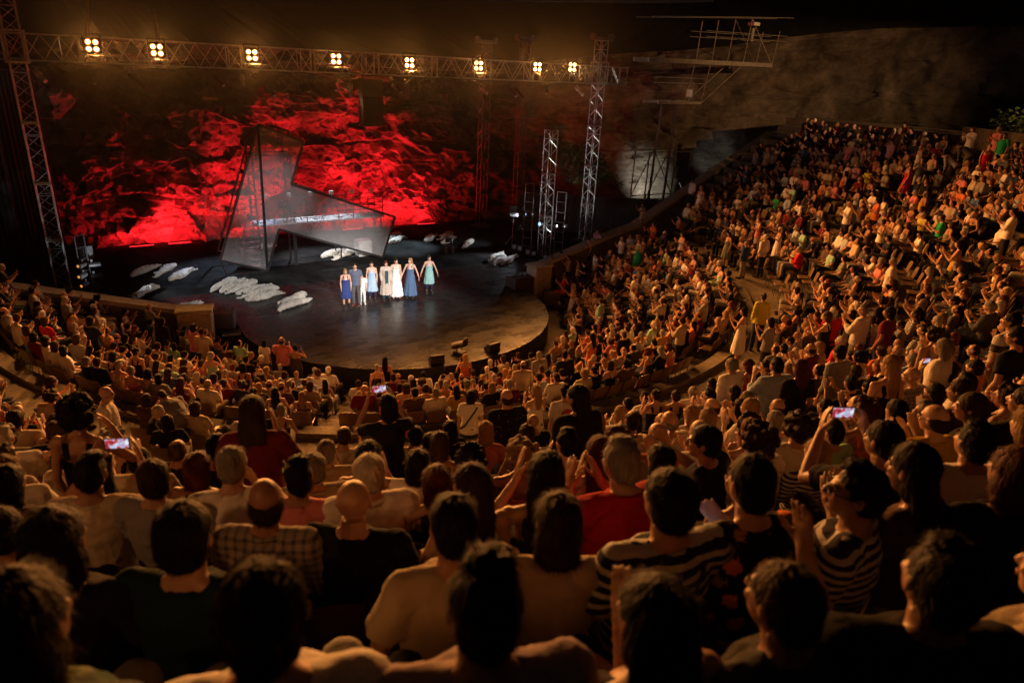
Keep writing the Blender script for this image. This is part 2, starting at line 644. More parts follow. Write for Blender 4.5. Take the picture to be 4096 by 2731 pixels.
M_COPE = mat('coping_stone', _cope)
parapet('parapet_wall', [(8.0, .85, .95), (12.7, 1.3, 2.02), (14.1, 1.38, 2.3), (19.5, 2.55, 4.15), (27.2, 4.3, 6.7)], .5, 'stone parapet wall sloping up beside the right tiers')
parapet('parapet_wall', [(-8.35, .3, .95), (-13.6, 1.8, 2.05), (-20.0, 3.5, 3.9), (-27.2, 5.0, 6.6)], .5, 'stone parapet wall along the left end of the tiers')
for nm, c, s, rz, lb in (('stone_block', (7.5, .62, -.1), (1.0, .75, 2.0), .12, 'pale stone block ending the right wall beside the stage'),
                         ('stone_block', (-7.85, .02, -.08), (1.15, .7, 2.05), -.25, 'stone block ending the left wall beside the stage')):
    mb = MB()
    mb.box(c, s, rz)
    mb.box((c[0], c[1], c[2] + s[2] / 2 + .06), (s[0] + .12, s[1] + .12, .11), rz)
    o = mb.build(nm, M_COPE)
    o.modifiers.new('b', 'BEVEL').width = .03
    tag(o, lb, 'stone block')
mb = MB()
mb.box((8.0, -.55, -.45), (1.6, .5, .7), -.5)
mb.box((8.55, -1.5, -.45), (1.7, .5, .7), -1.15)
tag(mb.build('stone_bench', M_STONE), 'low stone bench with a red cushion at the right end of the front row', 'bench')
mb = MB()
mb.box((7.95, -.6, -.07), (.5, .4, .06), -.5)
o = mb.build('cushion', flat('red_cloth', (0.55, 0.02, 0.02), .8))
o.modifiers.new('b', 'BEVEL').width = .02
tag(o, 'bright red cushion lying on the low stone bench', 'cushion')

# quarry cliff: a long rock face swept along a bent line
path = [(-44, 0), (-32, 9.5), (-24, 13.2), (-16, 15.1), (-10, 15.2), (-4, 15.5), (2, 15.7), (7, 15.6), (11, 16.6), (16, 18.3), (20, 17.6), (23.2, 14.0), (25.0, 10.5), (27.5, 8.6), (31.0, 6.0), (34, 1.0), (36, -5), (38, -12), (41, -22), (44, -34)]
pp = np.array(path, float)
seg = np.r_[0, np.cumsum(np.hypot(*np.diff(pp, axis=0).T))]
NU, NV = 1060, 260
s0_, s1_ = np.interp(-14, pp[:10, 0], seg[:10]), np.interp(13, pp[:10, 0], seg[:10])
S = np.r_[np.linspace(0, s0_, 110, endpoint=False), np.linspace(s0_, s1_, 650, endpoint=False), np.linspace(s1_, seg[-1], 300)]
X = np.interp(S, seg, pp[:, 0])
Y = np.interp(S, seg, pp[:, 1])
k5 = np.ones(17) / 17
Xs = np.r_[X[:8], np.convolve(X, k5, 'valid'), X[-8:]]
Ys = np.r_[Y[:8], np.convolve(Y, k5, 'valid'), Y[-8:]]
T = np.c_[np.gradient(Xs, S), np.gradient(Ys, S)]
T = np.stack([np.convolve(np.pad(T[:, i], 20, mode='edge'), np.ones(41) / 41, 'valid') for i in (0, 1)], 1)
T /= np.hypot(T[:, 0], T[:, 1])[:, None]
NRM = np.c_[T[:, 1], -T[:, 0]]                 # towards the theatre
hgt = np.interp(Xs, [-44, -20, -6, 2, 10, 16, 22, 27, 33, 44], [10, 9.8, 9.4, 9.5, 9.3, 9.6, 11.0, 11.8, 13.2, 13.8])
Z = np.linspace(0, 1, NV)
U, V = np.meshgrid(S, Z, indexing='ij')
Hh = hgt[:, None] * np.ones_like(V)
Zz = -1.2 + V * (Hh + 1.2)
base = np.stack([np.repeat(Xs[:, None], NV, 1), np.repeat(Ys[:, None], NV, 1), Zz], -1)
q = np.c_[U.ravel(), Zz.ravel(), np.zeros(U.size)]
wq = q + np.c_[fbm(q * (.35, .35, 1), 3, 31), fbm(q * (.35, .35, 1) + 40, 3, 33), q[:, 0] * 0] * 1.1


def facets(p, cell, amp, tilt, seed):
    """broken rock: every cell of an irregular mosaic is a tilted plane"""
    c = np.floor(p[:, :2] / cell).astype(np.int64)
    best = np.full(len(p), 1e9)
    out = np.zeros(len(p))
    for i in (-1, 0, 1):
        for j in (-1, 0, 1):
            ci, cj = c[:, 0] + i, c[:, 1] + j
            z_ = ci * 0
            sx = (ci + .1 + .8 * _hash(ci, cj, z_, seed)) * cell
            sy = (cj + .1 + .8 * _hash(ci, cj, z_ + 1, seed)) * cell
            dx, dy = p[:, 0] - sx, p[:, 1] - sy
            d2 = dx * dx + dy * dy
            h = amp * (2 * _hash(ci, cj, z_ + 2, seed) - 1) + tilt * ((2 * _hash(ci, cj, z_ + 3, seed) - 1) * dx + (2 * _hash(ci, cj, z_ + 4, seed) - 1.25) * dy)
            m = d2 < best
            best = np.where(m, d2, best)
            out = np.where(m, h, out)
    return out


wq2 = q + np.c_[fbm(q * (1.1, 1.1, 1), 4, 61), fbm(q * (1.1, 1.1, 1) + 20, 4, 63), q[:, 0] * 0] * .09
d = 0.8 * fbm(q * (0.16, 0.20, 1), 3, 3)
rough_ = np.interp(np.repeat(Xs[:, None], NV, 1).ravel(), [-44, 12, 22, 27, 50], [1, 1, .7, .4, .4])
d += rough_ * facets(wq2 * (.8, 1.0, 1), 2.3, .34, .36, 3)
d += rough_ * facets(wq2 * (.9, 1.2, 1) + 3.3, .85, .12, .42, 9)
d += rough_ * facets(wq2 + 1.1, .34, .045, .4, 15)
zz_ = (q[:, 1] + .55 * fbm(q * (.25, .6, 1) + 11, 3, 71)) / 1.25
fr_ = zz_ - np.floor(zz_)
d += rough_ * .30 * np.clip(fbm(q * (.35, .8, 1) + 3, 3, 77) + .45, 0, 1) * (np.minimum(1, (1 - fr_) * 1.15) - .5 - 1.2 * np.clip(fr_ - .9, 0, 1) * 3)
d += 0.09 * fbm(q * (2.5, 2.5, 1), 4, 8) + 0.02 * fbm(q * (7, 7, 1), 3, 12)
d -= 0.7 * np.clip(fbm(q * (.45, .40, 1) + 7, 3, 44) - .25, 0, 1)
d = d.reshape(U.shape)
lean = -0.06 * (Zz + 1.2) - 0.9 * np.clip(V - .82, 0, 1) ** 1.0 * 8
off = (d + lean) * (1 - 0.0 * V)
off = off * np.clip((Zz + 1.2) / 1.2, 0.25, 1)
base[..., 0] += NRM[:, 0:1] * off
base[..., 1] += NRM[:, 1:2] * off
fs = []
me = bpy.data.meshes.new('cliff')
idx = np.arange(NU * NV).reshape(NU, NV)
quads = np.stack([idx[:-1, :-1], idx[1:, :-1], idx[1:, 1:], idx[:-1, 1:]], -1).reshape(-1, 4)
me.from_pydata(base.reshape(-1, 3).tolist(), [], quads.tolist())
me.polygons.foreach_set('use_smooth', [True] * len(me.polygons))
tag(link('cliff', me, M_ROCK), kind='structure')
# hillside above the rock
mb = MB()
top = base[::6, -1, :]
n = len(top)
nn = NRM[::6]
vs = [tuple(p) for p in top] + [(p[0] - a[0] * 40, p[1] - a[1] * 40, p[2] + 7) for p, a in zip(top, nn)]
mb.add(vs, [(i, i + 1, n + i + 1, n + i) for i in range(n - 1)])
tag(mb.build('hills', M_SCRUB), kind='structure')

# low wall and planted bank behind the last rows on the right
mb = MB()
for i in range(20):
    a, b = R(-56 + i * 1.9), R(-56 + (i + 1) * 1.9)
    mb.bar((26.3 * math.cos(a), 26.3 * math.sin(a), 7.35), (26.3 * math.cos(b), 26.3 * math.sin(b), 7.35), .3, 1.5)
tag(mb.build('planter_wall', M_STONE), 'low curved stone wall behind the highest rows on the right', 'wall')


def leaf_cloud(mb, cents, n, size, seed, flatz=1.0):
    r = random.Random(seed)
    for (c, rad) in cents:
        for _ in range(n):
            d = Vector((r.gauss(0, 1), r.gauss(0, 1), r.gauss(0, 1))).normalized() * (rad * r.uniform(.45, 1.0))
            d.z *= flatz
            p = Vector(c) + d
            u = Vector((r.gauss(0, 1), r.gauss(0, 1), r.gauss(0, .6))).normalized()
            v = u.orthogonal().normalized()
            s = size * r.uniform(.6, 1.4)
            mb.add([p - u * s, p + v * s * .45, p + u * s, p - v * s * .45], [(0, 1, 2, 3)])


mb = MB()
r_ = random.Random(3)
cl = []
for i in range(46):
    a = R(r_.uniform(-54, -19))
    rr = r_.uniform(26.9, 29.5)
    cl.append(((rr * math.cos(a), rr * math.sin(a), 8.0 + (rr - 26.9) * .45), r_.uniform(.6, 1.1)))
leaf_cloud(mb, cl, 150, .11, 5, .6)
tag(mb.build('undergrowth', M_LEAF), kind='stuff', group='planting behind the right tiers')


def tree(name, loc, h, spread, n, seed, label, lean=(0, 0), leaves=True):
    r = random.Random(seed)
    e = thing(name, label, 'tree', loc)
    mb, lf = MB(), MB()
    tips = []
    def branch(p, d, L, rad, lv):
        pts, rads = [p.copy()], [rad]
        for i in range(4):
            d = (d + Vector((r.gauss(0, .13), r.gauss(0, .13), r.gauss(.02, .10)))).normalized()
            p = p + d * L / 4
            pts.append(p.copy())
            rads.append(rad * (1 - .16 * (i + 1)))
        mb.tube(pts, rads, 6)
        if lv == 0:
            tips.append(p.copy())
            return
        for _ in range(3):
            nd = (d + Vector((r.gauss(0, .6), r.gauss(0, .6), r.gauss(.1, .35))) * spread).normalized()
            branch(p, nd, L * r.uniform(.55, .75), rads[-1] * .72, lv - 1)
    branch(Vector((0, 0, 0)), Vector((lean[0], lean[1], 1)).normalized(), h * .42, h * .022, n)
    mb.build('trunk', M_BARK, e)
    if leaves:
        leaf_cloud(lf, [(t, h * .11) for t in tips], 46, h * .022, seed, .8)
        lf.build('crown', M_LEAF, e)
    return e


tree('shrub_tree', (17.3, 10.6, -.4), 6.4, 1.1, 3, 11, 'dark green leafy tree growing beside the pale quarry face')
tree('shrub_tree', (19.9, 11.8, -.4), 4.6, 1.2, 3, 12, 'small bushy tree with low boughs right of the taller dark tree')
for k, (x, y, z, h, sd, lx, lb) in enumerate(((-9.6, 19.0, 9.0, 8.5, 21, .10, 'bare tree on the clifftop with one thick red-lit limb'), (-6.0, 19.2, 9.0, 7.5, 22, -.2, 'bare forked tree on the clifftop above the second lamp'))):
    tree('bare_tree', (x, y, z), h, 1.0, 3, sd, lb, (lx, -.25), leaves=False)

# ------------------------------------------------------------------ stage
poly = [(-15.5, 14.9), (-15.5, 3.0), (-9.3, 1.75), (-6.36, 1.6), (-6.36, -.75)]
for i in range(61):
    a = R(-173.3 + i * (173.3 - 5.0) / 60)
    poly.append((6.4 * math.cos(a), 6.4 * math.sin(a)))
poly += [(6.4, 1.62), (9.3, 1.85), (16.5, 3.3), (16.5, 15.1)]
e = thing('stage', 'black stage platform with a round front apron below the tiers', 'stage')
mb = MB()
mb.add([(x, y, 0) for x, y in poly], [tuple(range(len(poly)))])
mb.build('stage_deck', M_FLOOR, e)
mb = MB()
n = len(poly)
vs = [(x, y, -.006) for x, y in poly] + [(x, y, -1.2) for x, y in poly]
mb.add(vs, [(i, n + i, n + (i + 1) % n, (i + 1) % n) for i in range(n)])
mb.build('stage_skirt', M_BLACK, e)

e = thing('wooden_hoarding', 'tall grey board hoarding behind the right lighting towers', 'fence')
mb = MB()
P0, P1 = Vector((12.6, 11.2, 0)), Vector((23.5, 5.6, 0))
nb = 26
for i in range(nb):
    a, b = P0.lerp(P1, i / nb), P0.lerp(P1, (i + .975) / nb)
    mb.bar((a.x, a.y, 1.2), (b.x, b.y, 1.2), .04 + .015 * (i % 3), 2.45 - .012 * i)
mb.build('board_panel', M_FENCE, e)
mb = MB()
dn = Vector((.46, .89, 0))
for zz in (.5, 1.9):
    mb.bar(P0 + dn * .09 + Vector((0, 0, zz)), P1 + dn * .09 + Vector((0, 0, zz)), .06, .09)
mb.build('rail', M_FENCE, e)
# black side drapes left of the stage
for i, (x, y, ww, hh, lb) in enumerate(((-14.6, 9.8, 2.6, 8.6, 'black stage drape left of the left lighting tower'), (-13.0, 12.6, 2.4, 8.6, 'black stage drape behind the left lighting tower'))):
    e = thing('stage_drape', lb, 'curtain', (x, y, 0), .5)
    mb = MB()
    nxx = 60
    vs = []
    for k in range(nxx + 1):
        xx = -ww / 2 + ww * k / nxx
        yy = .07 * math.sin(k * 1.25) + .03 * math.sin(k * .41 + i)
        vs += [(xx, yy, .02), (xx, yy, hh)]
    mb.add(vs, [(2 * k, 2 * k + 2, 2 * k + 3, 2 * k + 1) for k in range(nxx)])
    o = mb.build('cloth', M_CURTAIN, e)
    o.modifiers.new('s', 'SOLIDIFY').thickness = .01
    mb = MB()
    mb.tube([(-ww / 2, 0, hh), (ww / 2, 0, hh)], [.03, .03])
    mb.build('pipe', M_DARKMETAL, e)


# ------------------------------------------------------------------ trusses, towers, lamps
def lattice(mb, p, q, wd, ht, rad=.028, step=.7, side=None, thin=.014):
    """box truss from p to q: four chords and zigzag bracing"""
    p, q = Vector(p), Vector(q)
    d = (q - p).normalized()
    sx = Vector(side) if side else d.orthogonal().normalized()
    sx = (sx - d * sx.dot(d)).normalized()
    sy = d.cross(sx)
    cs = [sx * (a * wd / 2) + sy * (b * ht / 2) for a, b in ((-1, -1), (1, -1), (1, 1), (-1, 1))]
    for c in cs:
        mb.tube([p + c, q + c], [rad, rad], 6)
    L = (q - p).length
    nseg = max(1, round(L / step))
    for i in range(nseg):
        a, b = p + d * (L * i / nseg), p + d * (L * (i + 1) / nseg)
        for k in range(4):
            c0, c1 = cs[k], cs[(k + 1) % 4]
            if (i + k) % 2:
                c0, c1 = c1, c0
            mb.tube([a + c0, b + c1], [thin, thin], 4)
            if i % 4 == 0:
                mb.tube([a + c0, a + c1], [thin, thin], 4)
    return mb


def tower(name, x, y, z0, z1, wd, label, m=M_ALU, head=False, sleeve=None, side=(1, 0, 0)):
    e = thing(name, label, 'truss tower', (x, y, z0))
    H_ = z1 - z0
    nsec = max(1, round(H_ / 2.4))
    mb = MB()
    for i in range(nsec):
        a, b = H_ * i / nsec + .03, H_ * (i + 1) / nsec - .03
        lattice(mb, (0, 0, a), (0, 0, b), wd, wd, .03, .42, side)
        for zz in (a, b):
            mb.box((0, 0, zz), (wd + .07, wd + .07, .02))
    mb.build('lattice', m, e)
    mb = MB()
    mb.box((0, 0, .03), (wd + .5, wd + .5, .06))
    for a in (0, PI / 2):
        mb.box((0, 0, .085), (wd * 3.4 if a == 0 else .08, .08 if a == 0 else wd * 3.4, .05))
    mb.build('base_plate', M_DARKMETAL, e)
    if head:
        mb = MB()
        mb.box((0, 0, H_ + .08), (wd * 2.6, wd * .9, .16))
        mb.tube([(-wd * 1.2, -wd * .3, H_ + .22), (-wd * 1.2, wd * .3, H_ + .22)], [.12, .12], 10)
        mb.tube([(wd * 1.2, -wd * .3, H_ + .22), (wd * 1.2, wd * .3, H_ + .22)], [.12, .12], 10)
        mb.build('head_block', M_ALUDULL, e)
    if sleeve:
        mb = MB()
        for sx in (-1, 1):
            for sy in (-1, 1):
                mb.tube([(sx * (wd / 2 + .09), sy * (wd / 2 + .09), sleeve[0] - z0), (sx * (wd / 2 + .09), sy * (wd / 2 + .09), sleeve[1] - z0)], [.035, .035], 6)
        for zz in sleeve:
            for sx, sy, l in ((0, 1, 0), (0, -1, 0), (1, 0, 1), (-1, 0, 1)):
                mb.box((sx * (wd / 2 + .09), sy * (wd / 2 + .09), zz - z0), (.06 if l else wd + .2, wd + .2 if l else .06, .06))
        mb.build('sleeve_block', M_ALU, e)
    return e


tower('truss_tower', -12.05, 7.3, 0, 11.4, .52, 'leaning-looking left lattice tower carrying the left end of the lamp truss', sleeve=(9.0, 10.1))
tower('truss_tower', 15.2, 7.3, 0, 11.35, .52, 'right lattice tower with a flat head above the lamp truss', head=True, sleeve=(9.15, 10.2))
tower('truss_tower', 11.0, 13.0, 0, 11.0, .5, 'thin lattice tower beside the red cliff at the back of the stage', M_ALUMID, head=True)
tower('truss_tower', 14.1, 13.6, 0, 11.3, .5, 'rear lattice tower in front of the dark cliff, right of the red light', M_ALUMID, head=True)
tower('truss_tower', 10.65, 5.0, 0, 6.8, .5, 'short bright free-standing lattice tower at the right edge of the stage')

e = thing('lamp_truss', 'long box truss spanning the stage carrying eight bright lamps', 'truss', (0, 7.3, 9.55))
mb = MB()
x0, x1 = -19.0, 17.0
nsec = 12
for i in range(nsec):
    a, b = x0 + (x1 - x0) * i / nsec + .02, x0 + (x1 - x0) * (i + 1) / nsec - .02
    lattice(mb, (a, 0, 0), (b, 0, 0), .62, .92, .034, .62, (0, 1, 0), .017)
    for zz in (a, b):
        for s in (-1, 1):
            mb.box((zz, s * .31, 0), (.03, .05, .96))
mb.build('lattice', M_ALU, e)
e = thing('rear_truss', 'unlit rear truss hung in front of the clifftop', 'truss', (0, 13.0, 9.7))
mb = MB()
lattice(mb, (-9, 0, 0), (14.4, 0, 0), .5, .6, .03, .8, (0, 1, 0))
mb.build('lattice', M_ALUDULL, e)

M_FRINGE = glow('lamp_fringe_glow', (1.0, 0.30, 0.04), 1.6)  # glowing ring put round each bulb to give its orange fringe
M_BULB = glow('hot_lamp', (1.0, 0.60, 0.24), 40)
M_LENSBLUE = glow('cold_lens', (0.45, 0.68, 1.0), 1.6)
M_LENSAMBER = glow('amber_lens', (1.0, 0.36, 0.06), .8)
names8 = ['first', 'second', 'third', 'fourth', 'fifth', 'sixth', 'seventh', 'eighth']
for i, (bx_, bz_) in enumerate(BLINDERS):
    e = thing('blinder_lamp', '%s lit four-bulb lamp from the left end of the long truss' % names8[i], 'stage lamp', (bx_, 6.88, bz_), -.12, 'lit lamps along the truss')
    mb = MB()
    for sx in (-1, 1):
        for sz in (-1, 1):
            mb.tube([(sx * .135, .12, sz * .135), (sx * .135, .0, sz * .135), (sx * .135, -.045, sz * .135)], [.06, .125, .13], 14)
    mb.box((0, .13, 0), (.56, .05, .56))
    for s in (-1, 1):
        mb.bar((s * .30, .05, -.25), (s * .30, .05, .42), .03)
    mb.bar((-.30, .05, .42), (.30, .05, .42), .03)
    mb.build('housing', M_BLACK, e)
    mb = MB()
    mb.box((0, -.37 if 1 < i < 6 else -.30, -.345), (1.7, .76 if 1 < i < 6 else (.62 if i < 2 else .72), .012))  # added plate that keeps the beam off the stage apron
    mb.bar((-.25, .1, -.28), (-.25, -.1, -.345), .03)
    mb.bar((.25, .1, -.28), (.25, -.1, -.345), .03)
    mb.build('added_shield', M_BLACK, e)
    for sx in (-1, 1):
        for sz in (-1, 1):
            mb = MB()
            mb.ell((sx * .125, -.06, sz * .125), (.066, .03, .066), 14, 8)
            bl = mb.build('bulb', M_BULB, e, True)
            mb = MB()
            mb.tube([(sx * .125, -.046, sz * .125), (sx * .125, -.05, sz * .125)], [.105, .112], 18)
            mb.build('fringe_ring', M_FRINGE, bl)


def profile_spot(loc, yaw, pitch, label, long=.55, lens=None, m=M_BLACK, drop=.0):
    e = thing('profile_spotlight', label, 'spotlight', loc, yaw, 'unlit spotlights hung under the truss')
    mb = MB()
    Mx = Matrix.Rotation(pitch, 3, 'X')
    i0 = 0
    mb.tube([(0, .16, 0), (0, -.02, 0), (0, -.1, 0)], [.11, .13, .10], 12)
    mb.tube([(0, -.1, 0), (0, -long, 0)], [.075, .085], 12)
    mb.xform(i0, lambda p: Mx @ p)
    mb.build('barrel', m, e)
    mb = MB()
    for s in (-1, 1):
        mb.bar((s * .15, 0, 0), (s * .15, 0, .26), .03, .012)
    mb.bar((-.15, 0, .26), (.15, 0, .26), .03, .012)
    mb.tube([(0, 0, .26), (0, 0, .34 + drop)], [.02, .02], 6)
    mb.build('yoke', M_DARKMETAL, e)
    if lens:
        mb = MB()
        mb.ell((0, -long - .004, 0), (.068, .012, .068), 12, 6)
        mb.xform(0, lambda p: Mx @ p)
        mb.build('lens', lens, e, True)
    return e


M_LENSDIM = flat('dim_lens', (0.5, 0.55, 0.65), 0.08, 0.2)
FX = [(-11.48, 8.62, .3, 'beside the left tower'), (-9.6, 8.66, -.2, 'under the first lamp'), (-8.3, 8.62, .9, 'between the first and second lamps, tilted to the right'),
      (-5.1, 8.66, .2, 'left of the third lamp'), (-4.1, 8.70, -.1, 'under the third lamp'), (-3.0, 8.42, .2, 'just right of the third lamp'), (-1.7, 8.44, .1, 'left of the fourth lamp'),
      (-.1, 8.66, 0, 'under the fourth lamp'), (.7, 8.52, -.3, 'just right of the fourth lamp'), (2.95, 8.60, .2, 'left of the fifth lamp'), (3.8, 8.66, -.2, 'under the fifth lamp'),
      (5.85, 8.5, .6, 'between the fifth and sixth lamps'), (7.7, 8.66, .1, 'under the sixth lamp'), (9.4, 8.62, .4, 'right of the sixth lamp'), (9.8, 8.60, .4, 'second one right of the sixth lamp'),
      (11.75, 8.74, -1.0, 'turned sideways between the last two lamps'), (13.8, 8.78, .2, 'left of the right tower')]
for i, (x, z, yw, lb) in enumerate(FX):
    profile_spot((x, 7.3, z), yw + (0 if i % 3 else PI * .1), R(38), 'black spotlight hanging from the truss ' + lb, .42 + .1 * (i % 3), M_LENSDIM if i % 2 else None, M_BLACK if i % 4 else M_STEEL)
for x, z0_, z1_, wd, lb in ((1.72, 6.75, 8.9, 1.0, 'tall black loudspeaker array hanging under the truss in front of the red rock'), (3.78, 8.0, 8.55, .42, 'small black loudspeaker hanging under the fifth lamp'), (5.85, 7.9, 8.3, .4, 'small black loudspeaker hanging right of the fifth lamp')):
    e = thing('hanging_speaker', lb, 'loudspeaker', (x, 7.35, z0_))
    mb = MB()
    nbx = max(1, round((z1_ - z0_) / .42))
    hh = (z1_ - z0_) / nbx
    for k in range(nbx):
        mb.box((0, .02 * (nbx - k), hh * (k + .5)), (wd, .6, hh - .012))
    mb.build('cabinet', M_BLACK, e)
    for s in (-1, 1):
        mb = MB()
        mb.tube([(s * wd * .3, 0, z1_ - z0_), (s * wd * .1, 0, 9.1 - z0_)], [.012, .012], 5)
        mb.build('chain', M_DARKMETAL, e)


def ladder_stand(x, y, h, yaw, label, lamps):
    e = thing('ladder_stand', label, 'lighting stand', (x, y, 0), yaw)
    mb = MB()
    for s in (-1, 1):
        mb.tube([(s * .26, 0, .05), (s * .26, 0, h)], [.026, .026], 8)
    nr = round(h / .55)
    for k in range(nr + 1):
        zz = .12 + (h - .14) * k / nr
        mb.tube([(-.26, 0, zz), (.26, 0, zz)], [.02, .02], 6)
    mb.build('ladder_frame', M_ALUDULL if x > 0 else M_BLACK, e)
    mb = MB()
    for s in (-1, 1):
        mb.box((s * .26, 0, .03), (.08, 1.1, .06))
        mb.tube([(s * .26, .5, .06), (s * .26, 0, .9)], [.016, .016], 5)
    mb.build('foot', M_DARKMETAL, e)
    for (sx, zz, ln, yw) in lamps:
        mb = MB()
        i0 = len(mb.v)
        mb.tube([(0, .18, 0), (0, -.05, 0), (0, -.25, 0)], [.1, .115, .125], 12)
        mb.box((0, .05, .14), (.05, .08, .16))
        mz = Matrix.Rotation(yw, 3, 'Z')
        mb.xform(i0, lambda p: mz @ p + Vector((sx, -.14, zz)))
        h_ = mb.build('stage_lamp', M_BLACK, e)
        mb = MB()
        mb.ell((0, -.252, 0), (.055, .012, .055), 12, 6)
        mb.xform(0, lambda p: mz @ p + Vector((sx, -.14, zz)))
        mb.build('lens', ln, h_, True)
    return e


ladder_stand(10.72, 6.9, 3.75, -.9, 'tall ladder stand with lamps nearest the loudspeaker on its pole', [(-.36, 2.0, M_LENSBLUE, 1.6), (.34, 2.1, M_LENSDIM, .2), (-.34, 1.2, M_LENSDIM, .6)])
ladder_stand(11.75, 5.2, 3.5, -.9, 'ladder stand with lamps between the two bright towers', [(-.36, 1.62, M_LENSBLUE, 1.6), (.36, 1.7, M_LENSDIM, .2), (-.34, .95, M_LENSDIM, .6)])
ladder_stand(-11.15, 6.3, 2.6, .9, 'dim ladder stand with amber lamps right of the left tower', [(-.3, .62, M_LENSAMBER, -1.5), (-.34, 1.02, M_LENSAMBER, -1.5), (-.28, 1.45, M_LENSAMBER, -1.5), (.34, .8, M_LENSDIM, .9), (.34, 1.3, M_LENSDIM, .9)])
e = thing('tower_lamp', 'lit cold-white lamp clamped to the short bright tower', 'stage lamp', (10.2, 4.75, 1.95))
mb = MB()
mb.tube([(.2, .1, 0), (0, 0, 0), (-.18, -.12, 0)], [.1, .115, .125], 12)
mb.build('housing', M_BLACK, e)
mb = MB()
mb.ell((-.19, -.125, 0), (.06, .09, .1), 12, 6)
mb.build('lens', M_LENSBLUE, e, True)
floor_l = [((9.93, 6.9), 'beside the foot of the speaker stand'), ((10.05, 6.5), 'second from the speaker stand'), ((10.0, 5.55), 'third from the speaker stand, before the bright tower'), ((10.1, 5.1), 'nearest the bright tower'), ((10.3, 4.2), 'at the near foot of the bright tower')]
for (x, y), lb in floor_l:
    e = thing('floor_lamp', 'small square black floor lamp ' + lb, 'floor lamp', (x, y, 0), -.9, 'floor lamps at the right of the stage')
    mb = MB()
    mb.box((0, 0, .2), (.3, .22, .3))
    mb.box((0, 0, .025), (.2, .3, .05))
    mb.build('housing', M_BLACK, e)
    mb = MB()
    mb.box((0, -.118, .2), (.22, .015, .22))
    mb.build('lens', M_LENSDIM, e)


def speaker(loc, yaw, pole, label, sz=(.5, .42, .66)):
    e = thing('speaker_on_stand' if pole else 'monitor_speaker', label, 'loudspeaker', loc, yaw)
    if pole:
        mb = MB()
        mb.box((0, 0, pole + sz[2] / 2), sz)
        o = mb.build('cabinet', M_DARKMETAL, e)
        o.modifiers.new('b', 'BEVEL').width = .03
        mb = MB()
        mb.box((0, -sz[1] / 2 - .006, pole + sz[2] / 2), (sz[0] - .08, .012, sz[2] - .08))
        mb.build('grille', flat('speaker_grille', (.06, .06, .06), .8), e)
        mb = MB()
        mb.tube([(0, 0, .25), (0, 0, pole)], [.024, .024], 8)
        mb.build('pole', M_ALUDULL, e)
        for k in range(3):
            a = k * 2 * PI / 3 + .4
            mb = MB()
            mb.tube([(0, 0, .62), (.5 * math.cos(a), .5 * math.sin(a), .02)], [.014, .014], 6)
            mb.build('leg', M_ALUDULL, e)
    else:
        mb = MB()
        hw, dp, hh = .25, .36, .31
        mb.add([(-hw, -dp / 2, 0), (hw, -dp / 2, 0), (hw, dp / 2, 0), (-hw, dp / 2, 0), (-hw, -dp / 2, hh), (hw, -dp / 2, hh), (hw, dp / 2 - .22, hh), (-hw, dp / 2 - .22, hh), (hw, dp / 2, .1), (-hw, dp / 2, .1)],
               [(3, 2, 1, 0), (0, 1, 5, 4), (4, 5, 6, 7), (7, 6, 8, 9), (9, 8, 2, 3), (0, 4, 7, 9, 3), (1, 2, 8, 6, 5)])
        o = mb.build('cabinet', M_BLACK, e)
        o.modifiers.new('b', 'BEVEL').width = .02
        mb = MB()
        mb.add([(-hw + .03, dp / 2 - .2, hh - .015), (hw - .03, dp / 2 - .2, hh - .015), (hw - .03, dp / 2 + .0, .125), (-hw + .03, dp / 2 + .0, .125)], [(0, 1, 2, 3)])
        o = mb.build('grille', flat('speaker_grille', (.06, .06, .06), .8), e)
        o.location = (0, .012, .008)
    return e


speaker((10.25, 7.75, 0), -.5, 1.73, 'dark loudspeaker on a tripod pole at the right of the stage')
speaker((-11.0, 6.9, 0), .5, 1.45, 'dark loudspeaker on a pole right of the left tower', (.40, .36, .6))
speaker((-.95, -5.9, .0), -.15, 0, 'black wedge monitor at the front lip of the stage, left of the lamp')
speaker((1.36, -5.75, .0), .2, 0, 'black wedge monitor at the front lip of the stage, right of the lamp')
speaker((6.7, -.95, -.82), 1.5, 0, 'black wedge monitor on the ground at the right stage edge')
speaker((6.75, -3.0, -.82), 1.1, 0, 'small dark wedge on the ground beside the curved stage edge')
e = thing('stage_lip_spotlight', 'spotlight on a short base at the front lip of the stage', 'spotlight', (.15, -5.5, 0), .5)
mb = MB()
mb.tube([(0, -.2, .42), (0, .02, .32), (0, .28, .2)], [.1, .14, .12], 12)
mb.build('barrel', M_ALUDULL, e)
mb = MB()
mb.box((0, 0, .03), (.36, .36, .05))
for s in (-1, 1):
    mb.bar((s * .16, 0, .05), (s * .16, 0, .36), .03)
mb.box((0, -.25, .46), (.3, .02, .3))
mb.build('yoke', M_BLACK, e)

for nm, c, s, rz, lb in (('stage_box', (6.62, .72, .02), (1.35, .85, .96), .05, 'low black step box with small lamps right of the apron'), ('stage_box', (-7.15, .75, .1), (1.5, .8, 1.0), -.3, 'long dark red-brown step box left of the apron')):
    e = thing('stage_box', lb, 'stage steps', (c[0], c[1], c[2]), rz)
    mb = MB()
    mb.box((0, 0, 0), s)
    o = mb.build('box_body', flat('dark_brown_board', (.05, .032, .032), .5), e)
    o.modifiers.new('b', 'BEVEL').width = .012
    for k in range(3):
        mb = MB()
        x = (-.33 + .33 * k) * s[0]
        mb.box((x, .1, s[2] / 2 + .035), (.2, .14, .07))
        mb.box((x, -.02, s[2] / 2 + .03), (.12, .05, .04))
        mb.build('fixture', M_ALUDULL, e)
mb = MB()
mb.box((-6.72, -.15, -.42), (.66, .7, .8), -.1)
mb.box((-6.68, -.75, -.62), (.6, .5, .4), -.1)
